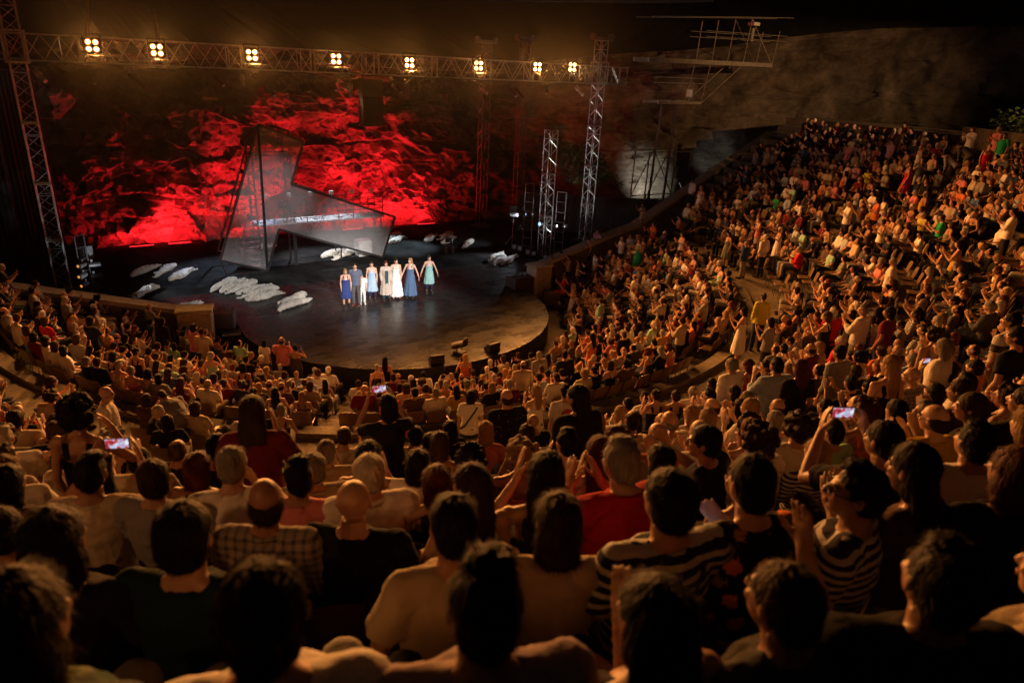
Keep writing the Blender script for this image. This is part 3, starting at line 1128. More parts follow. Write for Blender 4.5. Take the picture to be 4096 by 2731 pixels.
o = mb.build('black_steps', M_BLACK)
tag(o, 'black wooden steps down from the left edge of the apron', 'steps')
for i, (a, b) in enumerate((((-9.24, 14.1), (-8.04, 14.18)), ((-7.41, 14.15), (-6.22, 14.26)), ((-3.7, 14.3), (-2.4, 14.4)), ((2.2, 14.35), (3.5, 14.4)), ((7.1, 14.42), (8.35, 14.36)))):
    e = thing('floor_light_bar', ['red floor light bar farthest left at the cliff foot', 'second red floor light bar from the left at the cliff foot', 'red floor light bar seen through the left of the gauze frame',
                         'red floor light bar seen through the right of the gauze frame', 'red floor light bar right of the gauze frame'][i], 'light bar', (0, 0, 0), 0, 'red light bars at the foot of the cliff')
    mb = MB()
    mb.bar((a[0], a[1], .07), (b[0], b[1], .07), .1, .1)
    mb.build('housing', M_BLACK, e)
    mb = MB()
    mb.bar((a[0] + .03, a[1] - .02, .128), (b[0] - .03, b[1] - .02, .128), .05, .012)
    mb.build('light_strip', glow('red_strip', (1.0, .02, .03), 2.2), e)

# steel camera gantry over the right wall
e = thing('steel_gantry', 'dim steel gantry with railings standing behind the right wall', 'gantry', (0, 6.0, 0))
mb = MB()
for yy in (0, 1.3):
    mb.bar((17.6, yy, 10.5), (27.9, yy, 10.62), .1, .24)
    mb.bar((18.7, yy, 8.22), (22.1, yy, 8.26), .1, .16)
for x in (20.6, 22.8, 25.4, 27.9):
    mb.bar((x, 0, 10.52), (x, 1.3, 10.52), .08, .1)
mb.build('beam', M_STEEL, e)
mb = MB()
for yy in (0, 1.3):
    for x0, z0, x1, z1 in ((22.55, 10.5, 22.65, 12.85), (25.25, 10.5, 25.45, 13.2), (27.9, 10.6, 28.1, 12.6), (22.1, 8.2, 22.5, 10.5), (22.1, 8.2, 25.2, 10.5), (27.9, 10.6, 25.4, 13.2)):
        mb.bar((x0, yy, z0), (x1, yy, z1), .045)
    for z in (11.95, 12.25):
        mb.tube([(21.8, yy, z), (28.9, yy, z + .12)], [.02, .02], 6)
    mb.tube([(17.5, yy, 12.7), (25.4, yy, 13.22), (29.2, yy, 13.45)], [.02, .02], 6)
    mb.tube([(19.3, yy, 9.3), (22.25, yy, 9.35)], [.018, .018], 6)
    mb.tube([(19.3, yy, 9.6), (22.25, yy, 9.65)], [.018, .018], 6)
mb.build('railing', M_STEEL, e)
mb = MB()
for yy, x0 in ((0, 19.95), (1.3, 19.95)):
    mb.bar((x0, yy, -.6), (x0 + .25, yy, 8.2), .11)
    mb.bar((18.5, yy, -.6), (18.5, yy, 5.4), .06)
    mb.bar((21.9, yy, -.6), (21.9, yy, 5.4), .06)
    for z0, z1 in ((-.5, 2.6), (2.6, 5.4)):
        mb.bar((18.5, yy, z0), (20.0, yy, z1), .045)
        mb.bar((21.9, yy, z0), (20.0, yy, z1), .045)
    for z in (2.6, 5.4):
        mb.bar((18.5, yy, z), (21.9, yy, z), .05)
mb.build('leg_frame', M_ALUDULL, e)
e = thing('flood_lamp', 'square unlit floodlight on the lower deck of the steel gantry', 'floodlight', (21.1, 6.0, 8.34), -.9)
mb = MB()
mb.box((0, 0, .45), (.42, .22, .5))
mb.tube([(-.12, 0, .72), (-.1, 0, .82), (.1, 0, .82), (.12, 0, .72)], [.02] * 4, 6)
mb.box((0, 0, .1), (.08, .08, .22))
mb.build('housing', M_STEEL, e)
mb = MB()
mb.box((0, -.116, .45), (.34, .012, .4))
mb.build('glass', flat('flood_glass', (.7, .7, .68), .15), e)
e = thing('camera_unit', 'small cowled camera on a short post on the steel gantry', 'camera', (25.9, 6.2, 11.9))
mb = MB()
mb.tube([(0, 0, 0), (0, 0, .75)], [.1, .13], 10)
mb.build('post', M_STEEL, e)
mb = MB()
mb.box((0, 0, .98), (.5, .5, .18))
mb.build('hood', M_WHITE, e)

# ------------------------------------------------------------------ the gauze-covered set piece
e = thing('gauze_set_piece', 'tall angular frame covered in grey gauze with a walkway inside', 'stage set', (0, 0, 0))
FP = [(-3.58, 7.5, 6.77), (-2.37, 7.58, 6.34), (-1.56, 7.63, 6.0), (-2.28, 7.59, 4.07), (3.05, 7.95, 2.12), (2.3, 7.89, 0.02), (-3.02, 7.54, 1.99), (-3.71, 7.49, 0.02)]
LF = [(-3.58, 7.5, 6.77), (-3.71, 7.49, 0.02), (-5.81, 7.35, .77)]
BK = [(-3.45, 9.6, 6.5), (-1.5, 9.7, 5.9), (-2.2, 9.7, 4.0), (2.9, 10.0, 2.0), (2.2, 9.95, 0.02), (-2.95, 9.65, 1.9), (-3.6, 9.6, .02), (-5.6, 9.4, .7)]
mb = MB()
mb.add(FP, [(0, 1, 2, 3, 6, 7), (3, 4, 5, 6)])
mb.build('gauze_panel', M_GAUZE, e)
mb = MB()
mb.add(LF, [(0, 1, 2)])
o = mb.build('side_gauze', M_GAUZE, e)
mb = MB()
for P_ in (FP, LF):
    for a, b in zip(P_, P_[1:] + P_[:1]):
        mb.bar(a, b, .10)
mb.bar((-5.81, 7.35, .77), (-5.59, 7.22, .02), .06)
mb.bar((-5.59, 7.22, .03), (-3.71, 7.46, .03), .06)
for a, b in zip(BK, BK[1:] + BK[:1]):
    mb.bar(a, b, .06)
for a, b in ((FP[0], BK[0]), (FP[2], BK[1]), (FP[4], BK[3]), (FP[7], BK[6])):
    mb.bar(a, b, .05)
mb.build('edge_frame', M_DARKMETAL, e)
mb = MB()                                       # scaffold tower inside
for x, y in ((-3.85, 8.1), (-2.1, 8.2), (-3.85, 9.4), (-2.1, 9.5)):
    mb.bar((x, y, 0), (x, y, 6.5), .075)
for z in (5.35, 6.45):
    for (a, b) in (((-3.85, 8.1), (-2.1, 8.2)), ((-3.85, 9.4), (-2.1, 9.5)), ((-3.85, 8.1), (-3.85, 9.4)), ((-2.1, 8.2), (-2.1, 9.5))):
        mb.bar((a[0], a[1], z), (b[0], b[1], z), .06)
for k in range(6):
    z = 5.5 + k * .16
    mb.bar((-3.85, 8.1, z), (-2.1, 8.2, z), .022)
for k in range(4):
    x = -3.6 + k * .4
    mb.bar((x, 8.12, 5.35), (x, 8.12, 6.45), .035)
mb.bar((-3.85, 8.1, 3.3), (-2.1, 8.2, 5.3), .03)
mb.bar((-2.1, 8.2, 2.2), (-3.85, 8.1, 4.4), .03)
mb.build('scaffold', M_DARKMETAL, e)
mb = MB()
mb.box((-.65, 8.75, 2.1), (6.5, 1.15, .07), .065)
o = mb.build('walkway_deck', flat('deck_board', (.68, .69, .70), .5), e)
mb = MB()
for sgn, (xa, ya, xb, yb) in ((0, (-3.9, 8.0, 2.55, 8.4)), (1, (-3.95, 9.1, 2.5, 9.5))):
    for z in (2.55, 2.85, 3.15):
        mb.bar((xa, ya, z), (xb, yb, z), .035)
    for k in range(9):
        t = k / 8
        mb.bar((xa + (xb - xa) * t, ya + (yb - ya) * t, 2.1), (xa + (xb - xa) * t, ya + (yb - ya) * t, 3.16), .04)
for z in (2.55, 2.85, 3.15):
    mb.bar((2.55, 8.4, z), (2.5, 9.5, z), .035)
for x, y in ((-2.2, 8.15), (2.45, 8.42), (2.45, 9.45), (.2, 8.3), (.2, 9.3)):
    mb.bar((x, y, 0), (x, y, 2.1), .06)
mb.build('guard_rail', M_DARKMETAL, e)
for k in range(6):
    t = .12 + k * .172
    mb = MB()
    x, y = -3.95 + 6.45 * t, 9.1 + .4 * t
    mb.box((x, y, 3.3), (.2, .14, .16))
    mb.box((x, y, 3.2), (.05, .05, .1))
    mb.build('clamp_light', M_WHITE, e)
mb = MB()
for k in range(7):
    mb.box((-4.25 + .05 * k, 8.75 - .0 * k, .3 + k * .28), (1.0 - .03 * k, .28, .04), .1)
for s in (-1, 1):
    mb.bar((-4.6 + (0 if s < 0 else .9), 8.5, .05), (-4.3 + (0 if s < 0 else .9), 9.0, 2.1), .05)
mb.build('stair', M_ALUDULL, e)
for nm, c, s, lb in (('white_cabinet', (1.55, 8.75, .42), (.75, .6, .84), 'white metal cabinet inside the right end of the gauze frame'), ('metal_trolley', (-4.1, 8.1, .42), (.55, .5, .84), 'bare metal trolley inside the left foot of the gauze frame')):
    e = thing(nm, lb, 'cabinet' if nm == 'white_cabinet' else 'trolley', (c[0], c[1], 0), .06)
    if nm == 'white_cabinet':
        mb = MB()
        mb.box((0, 0, .42), s)
        o = mb.build('body', M_WHITE, e)
        o.modifiers.new('b', 'BEVEL').width = .02
        mb = MB()
        mb.box((0, -s[1] / 2 - .012, .42), (s[0] - .06, .02, s[2] - .08))
        mb.build('door', M_WHITE, e)
        mb = MB()
        mb.box((.28, -s[1] / 2 - .035, .5), (.02, .025, .2))
        mb.build('handle', M_ALU, e)
    else:
        mb = MB()
        for x in (-.26, .26):
            for y in (-.23, .23):
                mb.bar((x, y, .08), (x, y, .84), .03)
        mb.build('frame', M_ALU, e)
        for z in (.2, .5, .82):
            mb = MB()
            mb.box((0, 0, z), (.54, .48, .025))
            mb.build('shelf', M_WHITE, e)

# folding chair on the stage
e = thing('folding_chair', 'lone black chair with a rounded back standing on the stage', 'chair', (6.0, 7.4, 0), 2.9)
mb = MB()
mb.box((0, 0, .45), (.42, .4, .035))
mb.build('seat', M_DARKMETAL, e)
mb = MB()
mb.tube([(-.2, -.2, 0), (-.2, -.2, .8), (-.16, -.21, .9), (0, -.215, .93), (.16, -.21, .9), (.2, -.2, .8), (.2, -.2, 0)], [.014] * 7, 6)
mb.build('back_frame', M_ALU, e)
mb = MB()
mb.box((0, -.2, .72), (.36, .02, .28))
mb.build('backrest', M_BLACK, e)
for s in (-1, 1):
    mb = MB()
    mb.tube([(s * .19, .2, 0), (s * .19, .17, .44)], [.014, .014], 6)
    mb.build('leg', M_ALU, e)

# shrouded figures lying on the stage
SHR = []
for v in range(7):
    r = random.Random(50 + v)
    mb = MB()
    b = r.uniform(-.12, .12)
    pts = [(0, -.93, .05), (b * .3, -.86, .10), (b * .5, -.70, .13), (b, -.52, .14), (b, -.25, .15), (b * .6, .0, .14), (-b * .4, .3, .13), (-b, .55, .10), (-b * .5, .72, .09), (0, .80, .05), (b, .92, .07)]
    rd = [(.05, .04), (.10, .09), (.13, .12), (.22, .14), (.22, .15), (.20, .13), (.165, .12), (.12, .095), (.075, .065), (.035, .03), (.07, .035)]
    mb.tube(pts, rd, 14)
    for k in range(5):
        y0 = r.uniform(-.6, .4)
        mb.tube([(r.uniform(-.2, .2), y0, .2), (r.uniform(-.2, .2), y0 + .4, .2)], [.035, .03], 8)
    me = remesh(mb, 'shroud', .017, 2)
    P = coords(me)
    nr = normals(me)
    f = .060 * fbm(P * (8, 3.0, 8) + v * 7, 3, v) + .022 * fbm(P * (13, 6, 13) + P[:, [1, 0, 2]] * 5, 3, v + 9, True)
    P = P + nr * f[:, None]
    for yb, wv in ((-.35, .05), (.28, .05), (.62, .05)):
        g = np.exp(-((P[:, 1] - yb + .06 * P[:, 0]) / .03) ** 2)
        P[:, 0] *= 1 - .17 * g
        P[:, 2] *= 1 - .15 * g
    P[:, 2] = np.maximum(P[:, 2], .0)
    set_coords(me, P)
    me.materials.append(M_SHROUD)
    SHR.append(me)
BOD = """-9.51 8.57 -8.09 10.17 shrouded form farthest left in the trio near the back left of the stage
-8.72 7.87 -7.41 9.91 shrouded form in the middle of the trio near the back left of the stage
-8.11 7.32 -6.67 8.93 nearest shrouded form of the trio near the back left of the stage
-9.82 4.96 -8.54 6.39 lone shrouded form lying by the left wall of the stage
-8.46 2.91 -7.20 3.47 shrouded form half hidden behind the left stone block
-6.70 4.93 -5.33 6.44 left of three parallel shrouded forms before the foot of the gauze frame
-6.41 4.60 -4.86 6.25 middle of three parallel shrouded forms before the foot of the gauze frame
-6.22 4.32 -4.51 5.80 right of three parallel shrouded forms before the foot of the gauze frame
-5.72 4.12 -4.00 4.84 farthest shrouded form of the fan left of the cast
-5.78 3.60 -3.92 4.36 middle shrouded form of the fan left of the cast
-5.55 3.18 -3.84 3.62 nearest shrouded form of the fan left of the cast
-4.67 1.78 -3.01 3.13 rear one of two shrouded forms closest to the cast
-4.63 1.34 -2.98 2.37 front one of two shrouded forms closest to the cast
-4.18 11.32 -2.21 12.07 warm-lit shrouded form seen behind the foot of the gauze frame
-0.69 8.87 1.07 9.97 bright rim-lit shrouded form under the gauze walkway
-0.36 8.14 1.31 9.37 shaded shrouded form in front of the bright one under the walkway
3.64 10.54 5.18 11.61 front one of two shrouded forms right of the gauze frame
3.61 10.98 5.24 12.37 rear one of two shrouded forms right of the gauze frame
7.09 4.93 8.92 6.30 rear shrouded form of the three near the right floor lamps
7.00 4.15 8.43 5.47 left shrouded form of the three near the right floor lamps
7.43 4.19 9.22 5.40 right shrouded form of the three near the right floor lamps
7.11 8.01 8.49 9.34 lone shrouded form right of the black chair
5.77 10.18 7.16 11.50 left shrouded form of three behind the black chair
6.69 10.37 8.23 11.49 rear shrouded form of three behind the black chair
6.46 9.44 7.99 10.58 right shrouded form of three behind the black chair"""
for i, ln in enumerate(BOD.splitlines()):
    p = ln.split()
    x0, y0, x1, y1 = map(float, p[:4])
    o = link('shrouded_body', SHR[(i * 3) % 7])
    o.location = ((x0 + x1) / 2, (y0 + y1) / 2, 0.0)
    flip = i % 2
    o.rotation_euler = (0, 0, math.atan2(y1 - y0, x1 - x0) + (PI / 2 if flip else -PI / 2))
    L = max(1.5, min(2.0, math.hypot(x1 - x0, y1 - y0)))
    o.scale = (.80 + .16 * ((i * 7) % 5) / 5, L / 1.84, 1)
    tag(o, 'white ' + ' '.join(p[4:]), 'shrouded figure', 'shrouded figures lying on the stage')

# ------------------------------------------------------------------ people
def _objcol(nt):
    return N(nt, 'ShaderNodeObjectInfo').outputs['Color']


def _skin(nt, b):
    n = noise_tex(nt, 9, 4)
    nt.links.new(mixc(nt, 0.5, _objcol(nt), ramp(nt, n, [(0.3, (.72, .66, .62)), (0.7, (1, 1, 1))]), 'MULTIPLY'), b.inputs['Base Color'])
    b.inputs['Roughness'].default_value = 0.46


def _clothbase(nt, b, colour):
    n = noise_tex(nt, 11, 4, sc3=(1, 1, .55))
    f = noise_tex(nt, 160, 2)
    c = mixc(nt, 0.35, colour, ramp(nt, n, [(0.3, (.7, .7, .7)), (0.7, (1, 1, 1))]), 'MULTIPLY')
    nt.links.new(c, b.inputs['Base Color'])
    b.inputs['Roughness'].default_value = 0.92
    b.inputs['Specular IOR Level'].default_value = 0.2
    bump(nt, b, n, 0.6, 0.02)


def _cloth(nt, b):
    _clothbase(nt, b, _objcol(nt))


def _banded(period, duty, other, axis=2):
    def f(nt, b):
        tc = N(nt, 'ShaderNodeTexCoord')
        sp = N(nt, 'ShaderNodeSeparateXYZ')
        nt.links.new(tc.outputs['Object'], sp.inputs[0])
        m1 = N(nt, 'ShaderNodeMath', operation='MULTIPLY', i_1=1 / period)
        nt.links.new(sp.outputs[axis], m1.inputs[0])
        m2 = N(nt, 'ShaderNodeMath', operation='FRACT')
        nt.links.new(m1.outputs[0], m2.inputs[0])
        m3 = N(nt, 'ShaderNodeMath', operation='LESS_THAN', i_1=duty)
        nt.links.new(m2.outputs[0], m3.inputs[0])
        _clothbase(nt, b, mixc(nt, m3.outputs[0], _objcol(nt), other))
    return f


def _check(nt, b):
    tc = N(nt, 'ShaderNodeTexCoord')
    sp = N(nt, 'ShaderNodeSeparateXYZ')
    nt.links.new(tc.outputs['Object'], sp.inputs[0])
    o = []
    for ax in (0, 2):
        m1 = N(nt, 'ShaderNodeMath', operation='MULTIPLY', i_1=1 / .045)
        nt.links.new(sp.outputs[ax], m1.inputs[0])
        m2 = N(nt, 'ShaderNodeMath', operation='FRACT')
        nt.links.new(m1.outputs[0], m2.inputs[0])
        m3 = N(nt, 'ShaderNodeMath', operation='LESS_THAN', i_1=.4)
        nt.links.new(m2.outputs[0], m3.inputs[0])
        o.append(m3.outputs[0])
    s = N(nt, 'ShaderNodeMath', operation='ADD')
    nt.links.new(o[0], s.inputs[0])
    nt.links.new(o[1], s.inputs[1])
    h = N(nt, 'ShaderNodeMath', operation='MULTIPLY', i_1=.4)
    nt.links.new(s.outputs[0], h.inputs[0])
    _clothbase(nt, b, mixc(nt, h.outputs[0], _objcol(nt), (.02, .02, .03)))


def _spotted(scale, thr, cols, dots=False):
    def f(nt, b):
        tc = N(nt, 'ShaderNodeTexCoord')
        v = N(nt, 'ShaderNodeTexVoronoi')
        v.inputs['Scale'].default_value = scale
        src = tc.outputs['Object']
        if not dots:
            nz = N(nt, 'ShaderNodeTexNoise')
            nz.inputs['Scale'].default_value = 30
            ad = N(nt, 'ShaderNodeMixRGB', blend_type='ADD')
            ad.inputs[0].default_value = .05
            nt.links.new(src, ad.inputs[1])
            nt.links.new(nz.outputs['Color'], ad.inputs[2])
            src = ad.outputs[0]
        nt.links.new(src, v.inputs['Vector'])
        m = N(nt, 'ShaderNodeMath', operation='LESS_THAN', i_1=thr)
        nt.links.new(v.outputs['Distance'], m.inputs[0])
        sp = N(nt, 'ShaderNodeSeparateXYZ')
        nt.links.new(v.outputs['Color'], sp.inputs[0])
        k = ramp(nt, sp.outputs[0], [(i / max(1, len(cols) - 1), c) for i, c in enumerate(cols)])
        _clothbase(nt, b, mixc(nt, m.outputs[0], _objcol(nt), k))
    return f


def _printed(nt, b):                      # one painted blot in the middle of the back
    tc = N(nt, 'ShaderNodeTexCoord')
    mp = N(nt, 'ShaderNodeMapping')
    mp.inputs['Location'].default_value = (0, .0, -1.28)
    nt.links.new(tc.outputs['Object'], mp.inputs[0])
    nz = N(nt, 'ShaderNodeTexNoise')
    nz.inputs['Scale'].default_value = 14
    nt.links.new(tc.outputs['Object'], nz.inputs['Vector'])
    sp = N(nt, 'ShaderNodeSeparateXYZ')
    nt.links.new(mp.outputs[0], sp.inputs[0])
    cmb = N(nt, 'ShaderNodeCombineXYZ')
    nt.links.new(sp.outputs[0], cmb.inputs[0])
    nt.links.new(sp.outputs[2], cmb.inputs[1])
    ln = N(nt, 'ShaderNodeVectorMath', operation='LENGTH')
    nt.links.new(cmb.outputs[0], ln.inputs[0])
    s = N(nt, 'ShaderNodeMath', operation='MULTIPLY_ADD', i_1=-.09, i_2=.145)
    nt.links.new(nz.outputs[0], s.inputs[0])
    m = N(nt, 'ShaderNodeMath', operation='LESS_THAN')
    nt.links.new(ln.outputs[1], m.inputs[0])
    nt.links.new(s.outputs[0], m.inputs[1])
    _clothbase(nt, b, mixc(nt, m.outputs[0], _objcol(nt), (.42, .06, .03)))


def _hair(nt, b):
    n = noise_tex(nt, 70, 3, sc3=(1, 1, .12))
    n2 = noise_tex(nt, 10, 3)
    c = mixc(nt, 0.7, _objcol(nt), ramp(nt, n, [(0.3, (.45, .42, .4)), (0.7, (1.1, 1.05, 1.0))]), 'MULTIPLY')
    c = mixc(nt, 0.4, c, ramp(nt, n2, [(0.3, (.6, .6, .6)), (0.7, (1, 1, 1))]), 'MULTIPLY')
    nt.links.new(c, b.inputs['Base Color'])
    b.inputs['Roughness'].default_value = 0.62
    b.inputs['Specular IOR Level'].default_value = 0.16
    bump(nt, b, n, 0.9, 0.012)


def _attr(nt, b):
    a = N(nt, 'ShaderNodeAttribute', attribute_name='col')
    nt.links.new(a.outputs['Color'], b.inputs['Base Color'])
    b.inputs['Roughness'].default_value = 0.8
    b.inputs['Specular IOR Level'].default_value = 0.12


M_SKIN, M_CLOTH, M_HAIR, M_CROWD = mat('skin', _skin), mat('cloth', _cloth), mat('hair', _hair), mat('crowd_colours', _attr)
M_EYE = flat('eye_dark', (.03, .02, .015), .25)
M_LIP = flat('lip', (.30, .09, .07), .5)
PATT = {'stripes': mat('striped_cloth', _banded(.034, .5, (.03, .03, .05))), 'stripesnavy': mat('wide_striped_cloth', _banded(.05, .42, (.60, .62, .60))),
        'stripesred': mat('red_striped_cloth', _banded(.04, .5, (.40, .03, .02))), 'yellowstripe': mat('yellow_striped_cloth', _banded(.07, .45, (.05, .06, .12))),
        'check': mat('checked_cloth', _check), 'floralred': mat('red_floral_cloth', _spotted(17, .30, [(.30, .02, .03), (.45, .05, .06), (.25, .10, .06)])),
        'floraldark': mat('orange_floral_cloth', _spotted(11, .37, [(.85, .22, .02), (.55, .28, .03), (.06, .12, .03)])), 'greenfloral': mat('green_floral_cloth', _spotted(9, .4, [(.02, .07, .06), (.15, .2, .12), (.03, .05, .10)])),
        'dots': mat('dotted_cloth', _spotted(22, .14, [(.5, .5, .5), (.3, .3, .3)], True)), 'crochet': mat('crochet_cloth', _spotted(60, .30, [(.10, .07, .05), (.12, .09, .06)], True)),
        'printred': mat('printed_cloth', _printed), 'whiteprint': mat('band_printed_cloth', _banded(.31, .3, (.05, .05, .05))), 'whitered': mat('white_red_cloth', _banded(.34, .3, (.5, .05, .04)))}
CC = dict(white=(.74, .71, .66), black=(.012, .011, .012), grey=(.22, .22, .23), greydark=(.08, .08, .085), navy=(.018, .022, .05), blue=(.05, .10, .26), lblue=(.36, .45, .58), red=(.52, .015, .02),
          redbright=(.62, .012, .03), maroon=(.13, .012, .02), pink=(.60, .20, .22), pinkpurple=(.46, .24, .42), orange=(.62, .17, .04), orangered=(.45, .10, .03), mustard=(.50, .30, .03), yellow=(.68, .62, .04),
          green=(.02, .36, .13), mint=(.32, .60, .45), teal=(.008, .028, .026), greygreen=(.18, .20, .14), beige=(.48, .40, .29), brown=(.10, .06, .04), mauve=(.34, .27, .29), crochet=(.42, .38, .28),
          stripes=(.62, .60, .55), stripesnavy=(.02, .025, .06), stripesred=(.6, .56, .5), yellowstripe=(.60, .52, .12), check=(.34, .30, .28), floralred=(.66, .60, .50), floraldark=(.012, .012, .014), greenfloral=(.05, .07, .07),
          dots=(.014, .014, .02), printred=(.70, .67, .62), whiteprint=(.68, .66, .62), whitered=(.68, .66, .62))
CN = dict(lblue='light blue', greydark='dark grey', redbright='bright red', pinkpurple='lilac', orangered='rust red', greygreen='grey-green', crochet='beige crochet', stripes='fine striped', stripesnavy='navy-and-white striped',
          stripesred='red striped', yellowstripe='yellow striped', check='checked', floralred='red-flowered white', floraldark='black orange-flowered', greenfloral='dark green flowered', dots='black dotted', printred='white red-printed',
          whiteprint='white black-banded', whitered='white and red', mint='mint green')
GN = dict(t='t-shirt', f='shirt', v='sleeveless top', d='dress')
HC = dict(k=(.010, .008, .007), n=(.045, .024, .012), a=(.11, .028, .012), y=(.36, .22, .09), g=(.30, .28, .26), w=(.66, .62, .55))
HN = dict(k='black', n='brown', a='auburn', y='blonde', g='grey', w='white')
SN = dict(s='short', m='bobbed', l='long', c='curly', u='tied-up')
BC = [(.03, .04, .08), (.012, .012, .014), (.20, .17, .13), (.05, .06, .10), (.36, .34, .30), (.04, .03, .028), (.012, .012, .014), (.025, .03, .06)]
BN = ['jeans', 'trousers']


def joints(stance, pose, sex):
    """upper body in the seated frame (hip 0.52 above the floor); returns per-side arm joints"""
    sw = .188 if sex == 'm' else .166
    A = {}
    for s in (-1, 1):
        sh = (s * sw, -.005, .99)
        if pose == 'c1':
            el, wr, hd, pn = (s * .255, .09, .745), (s * .085, .30, .905), (-s * .22, .45, .85), (-s, .1, 0)
        elif pose == 'c2':
            el, wr, hd, pn = (s * .28, .14, .80), (s * .10, .30, 1.01), (-s * .2, .4, .9), (-s, .1, 0)
        elif pose == 'c3':
            el, wr, hd, pn = (s * .36, .10, .84), (s * .34, .22, 1.09), (-s * .05, .2, .97), (-s, .15, 0)
        elif pose == 'ph':
            el, wr, hd, pn = (s * .27, .22, .86), (s * .135, .37, 1.075), (-s * .22, .30, .92), (-s * .9, -.2, 0)
        elif pose == 'hf' and s == 1:
            el, wr, hd, pn = (.25, .16, .78), (.10, .22, 1.0), (-.35, -.25, .9), (-.6, -.7, 0)
        elif pose == 'rp':
            el, wr, hd, pn = (s * .27, .06, .75), (s * .14, .28, .80), (-s * .35, .85, .35), (-s * .5, 0, .85)
        elif pose == 'ho':
            el, wr, hd, pn = (s * .285, .0, .73), (s * .37, .04, .50), (s * .15, .15, -.95), (-s, .0, 0)
        elif stance in ('S', 'L'):
            if stance == 'L':
                el, wr, hd, pn = (s * .24, .16, .75), (s * .16, .40, .68), (-s * .2, .8, -.3), (-s * .4, 0, -.9)
            else:
                el, wr, hd, pn = (s * (sw + .045), -.03, .715), (s * (sw + .035), .06, .475), (-s * .05, .2, -.95), (-s, 0, 0)
        else:
            el, wr, hd, pn = (s * .25, .03, .73), (s * .13, .22, .615), (-s * .25, .9, -.12), (0, .1, -1)
        A[s] = [Vector(sh), Vector(el), Vector(wr), Vector(hd).normalized(), Vector(pn).normalized()]
    return A


def hand(mb, wr, d, n, s, fine, curl):
    n = (n - d * n.dot(d)).normalized()
    x = d.cross(n)
    if x.dot(Vector((0, 0, 1))) * 0 + (1 if s else 1) < 0:
        x = -x
    pc = wr + d * .052
    M = Matrix((x, d, n)).transposed()
    mb.ell(pc, (.041, .054, .0165), 12, 8, M)
    mb.ell(wr + d * .012, (.029, .03, .022), 10, 7, M)
    if not fine:
        mb.ell(wr + d * .135, (.036, .052, .012), 10, 7, M)
        mb.tube([wr + d * .03 + x * .03 * -1, wr + d * .085 - x * .066 + n * .012], [.013, .010], 6)
        return
    for i, (off, L) in enumerate(((-.031, .070), (-.0105, .078), (.0105, .073), (.030, .058))):
        p = wr + d * .096 + x * off
        dd = (d + x * off * 2.2).normalized()
        q = p + (dd + n * curl * .35).normalized() * L * .48
        t = q + (dd + n * curl * .95).normalized() * L * .52
        mb.tube([p - d * .02, p, q, t], [.0095, .0098, .0088, .0072], 7)
        mb.ell(t, (.0072,) * 3, 7, 5)
    p = wr + d * .03 - x * .028
    q = p + (d * .75 - x * .8 + n * .25).normalized() * .048
    t = q + (d * 1.0 - x * .35 + n * .35).normalized() * .036
    mb.tube([p, q, t], [.0145, .0115, .0088], 7)
    mb.ell(t, (.0088,) * 3, 7, 5)


def stance_xf(stance, pose):
    if stance == 'S':
        dz = .405
        return lambda p: p + Vector((0, 0, dz))
    if stance == 'L':
        M = Matrix.Rotation(R(-58), 3, 'X')
        h = Vector((0, 0, .55))
        return lambda p: (M @ (p - h)) + h + Vector((0, -.06, .40))
    t = R({'r': 5, 'c1': -4, 'c2': -3, 'ph': -4, 'hf': -10, 'rp': -2, 'c3': 0}.get(pose, 0))
    M = Matrix.Rotation(t, 3, 'X')
    h = Vector((0, -.02, .50))
    return lambda p: (M @ (p - h)) + h


HEAD_C = Vector((0, .03, 1.200))


def legs_j(stance):
    if stance == 'sit':
        return {s: [Vector((s * .09, .0, .50)), Vector((s * .125, .43, .53)), Vector((s * .12, .40, .09)), Vector((s * .135, .56, .04))] for s in (-1, 1)}
    return {s: [Vector((s * .09, .0, .90)), Vector((s * .105, .025 * (1 if s > 0 else -1), .49)), Vector((s * .11, -.03, .085)), Vector((s * .135, .13, .035))] for s in (-1, 1)}


def torso_rings(sex, grow=0.0, top=1.035):
    if sex == 'm':
        rg = [(.50, .168, .120, 0), (.62, .158, .112, 0), (.76, .165, .116, .0), (.88, .180, .118, .0), (.955, .178, .105, -.005), (1.0, .135, .085, -.008), (1.035, .085, .07, -.006)]
    else:
        rg = [(.50, .178, .130, -.005), (.62, .148, .104, 0), (.74, .136, .100, .005), (.86, .150, .115, .016), (.95, .152, .098, .0), (1.0, .116, .08, -.006), (1.035, .072, .062, -.006)]
    rg = [r for r in rg if r[0] <= top + 1e-6]
    return [Vector((0, r[3], r[0])) for r in rg], [(r[1] + grow, r[2] + grow) for r in rg]


LODS = {0: dict(v=.0078, cv=.011, sm=2, dec=None), 1: dict(v=.0125, cv=.016, sm=1, dec=None), 2: dict(v=.022, cv=.026, sm=1, dec=.42)}
CACHE = {}


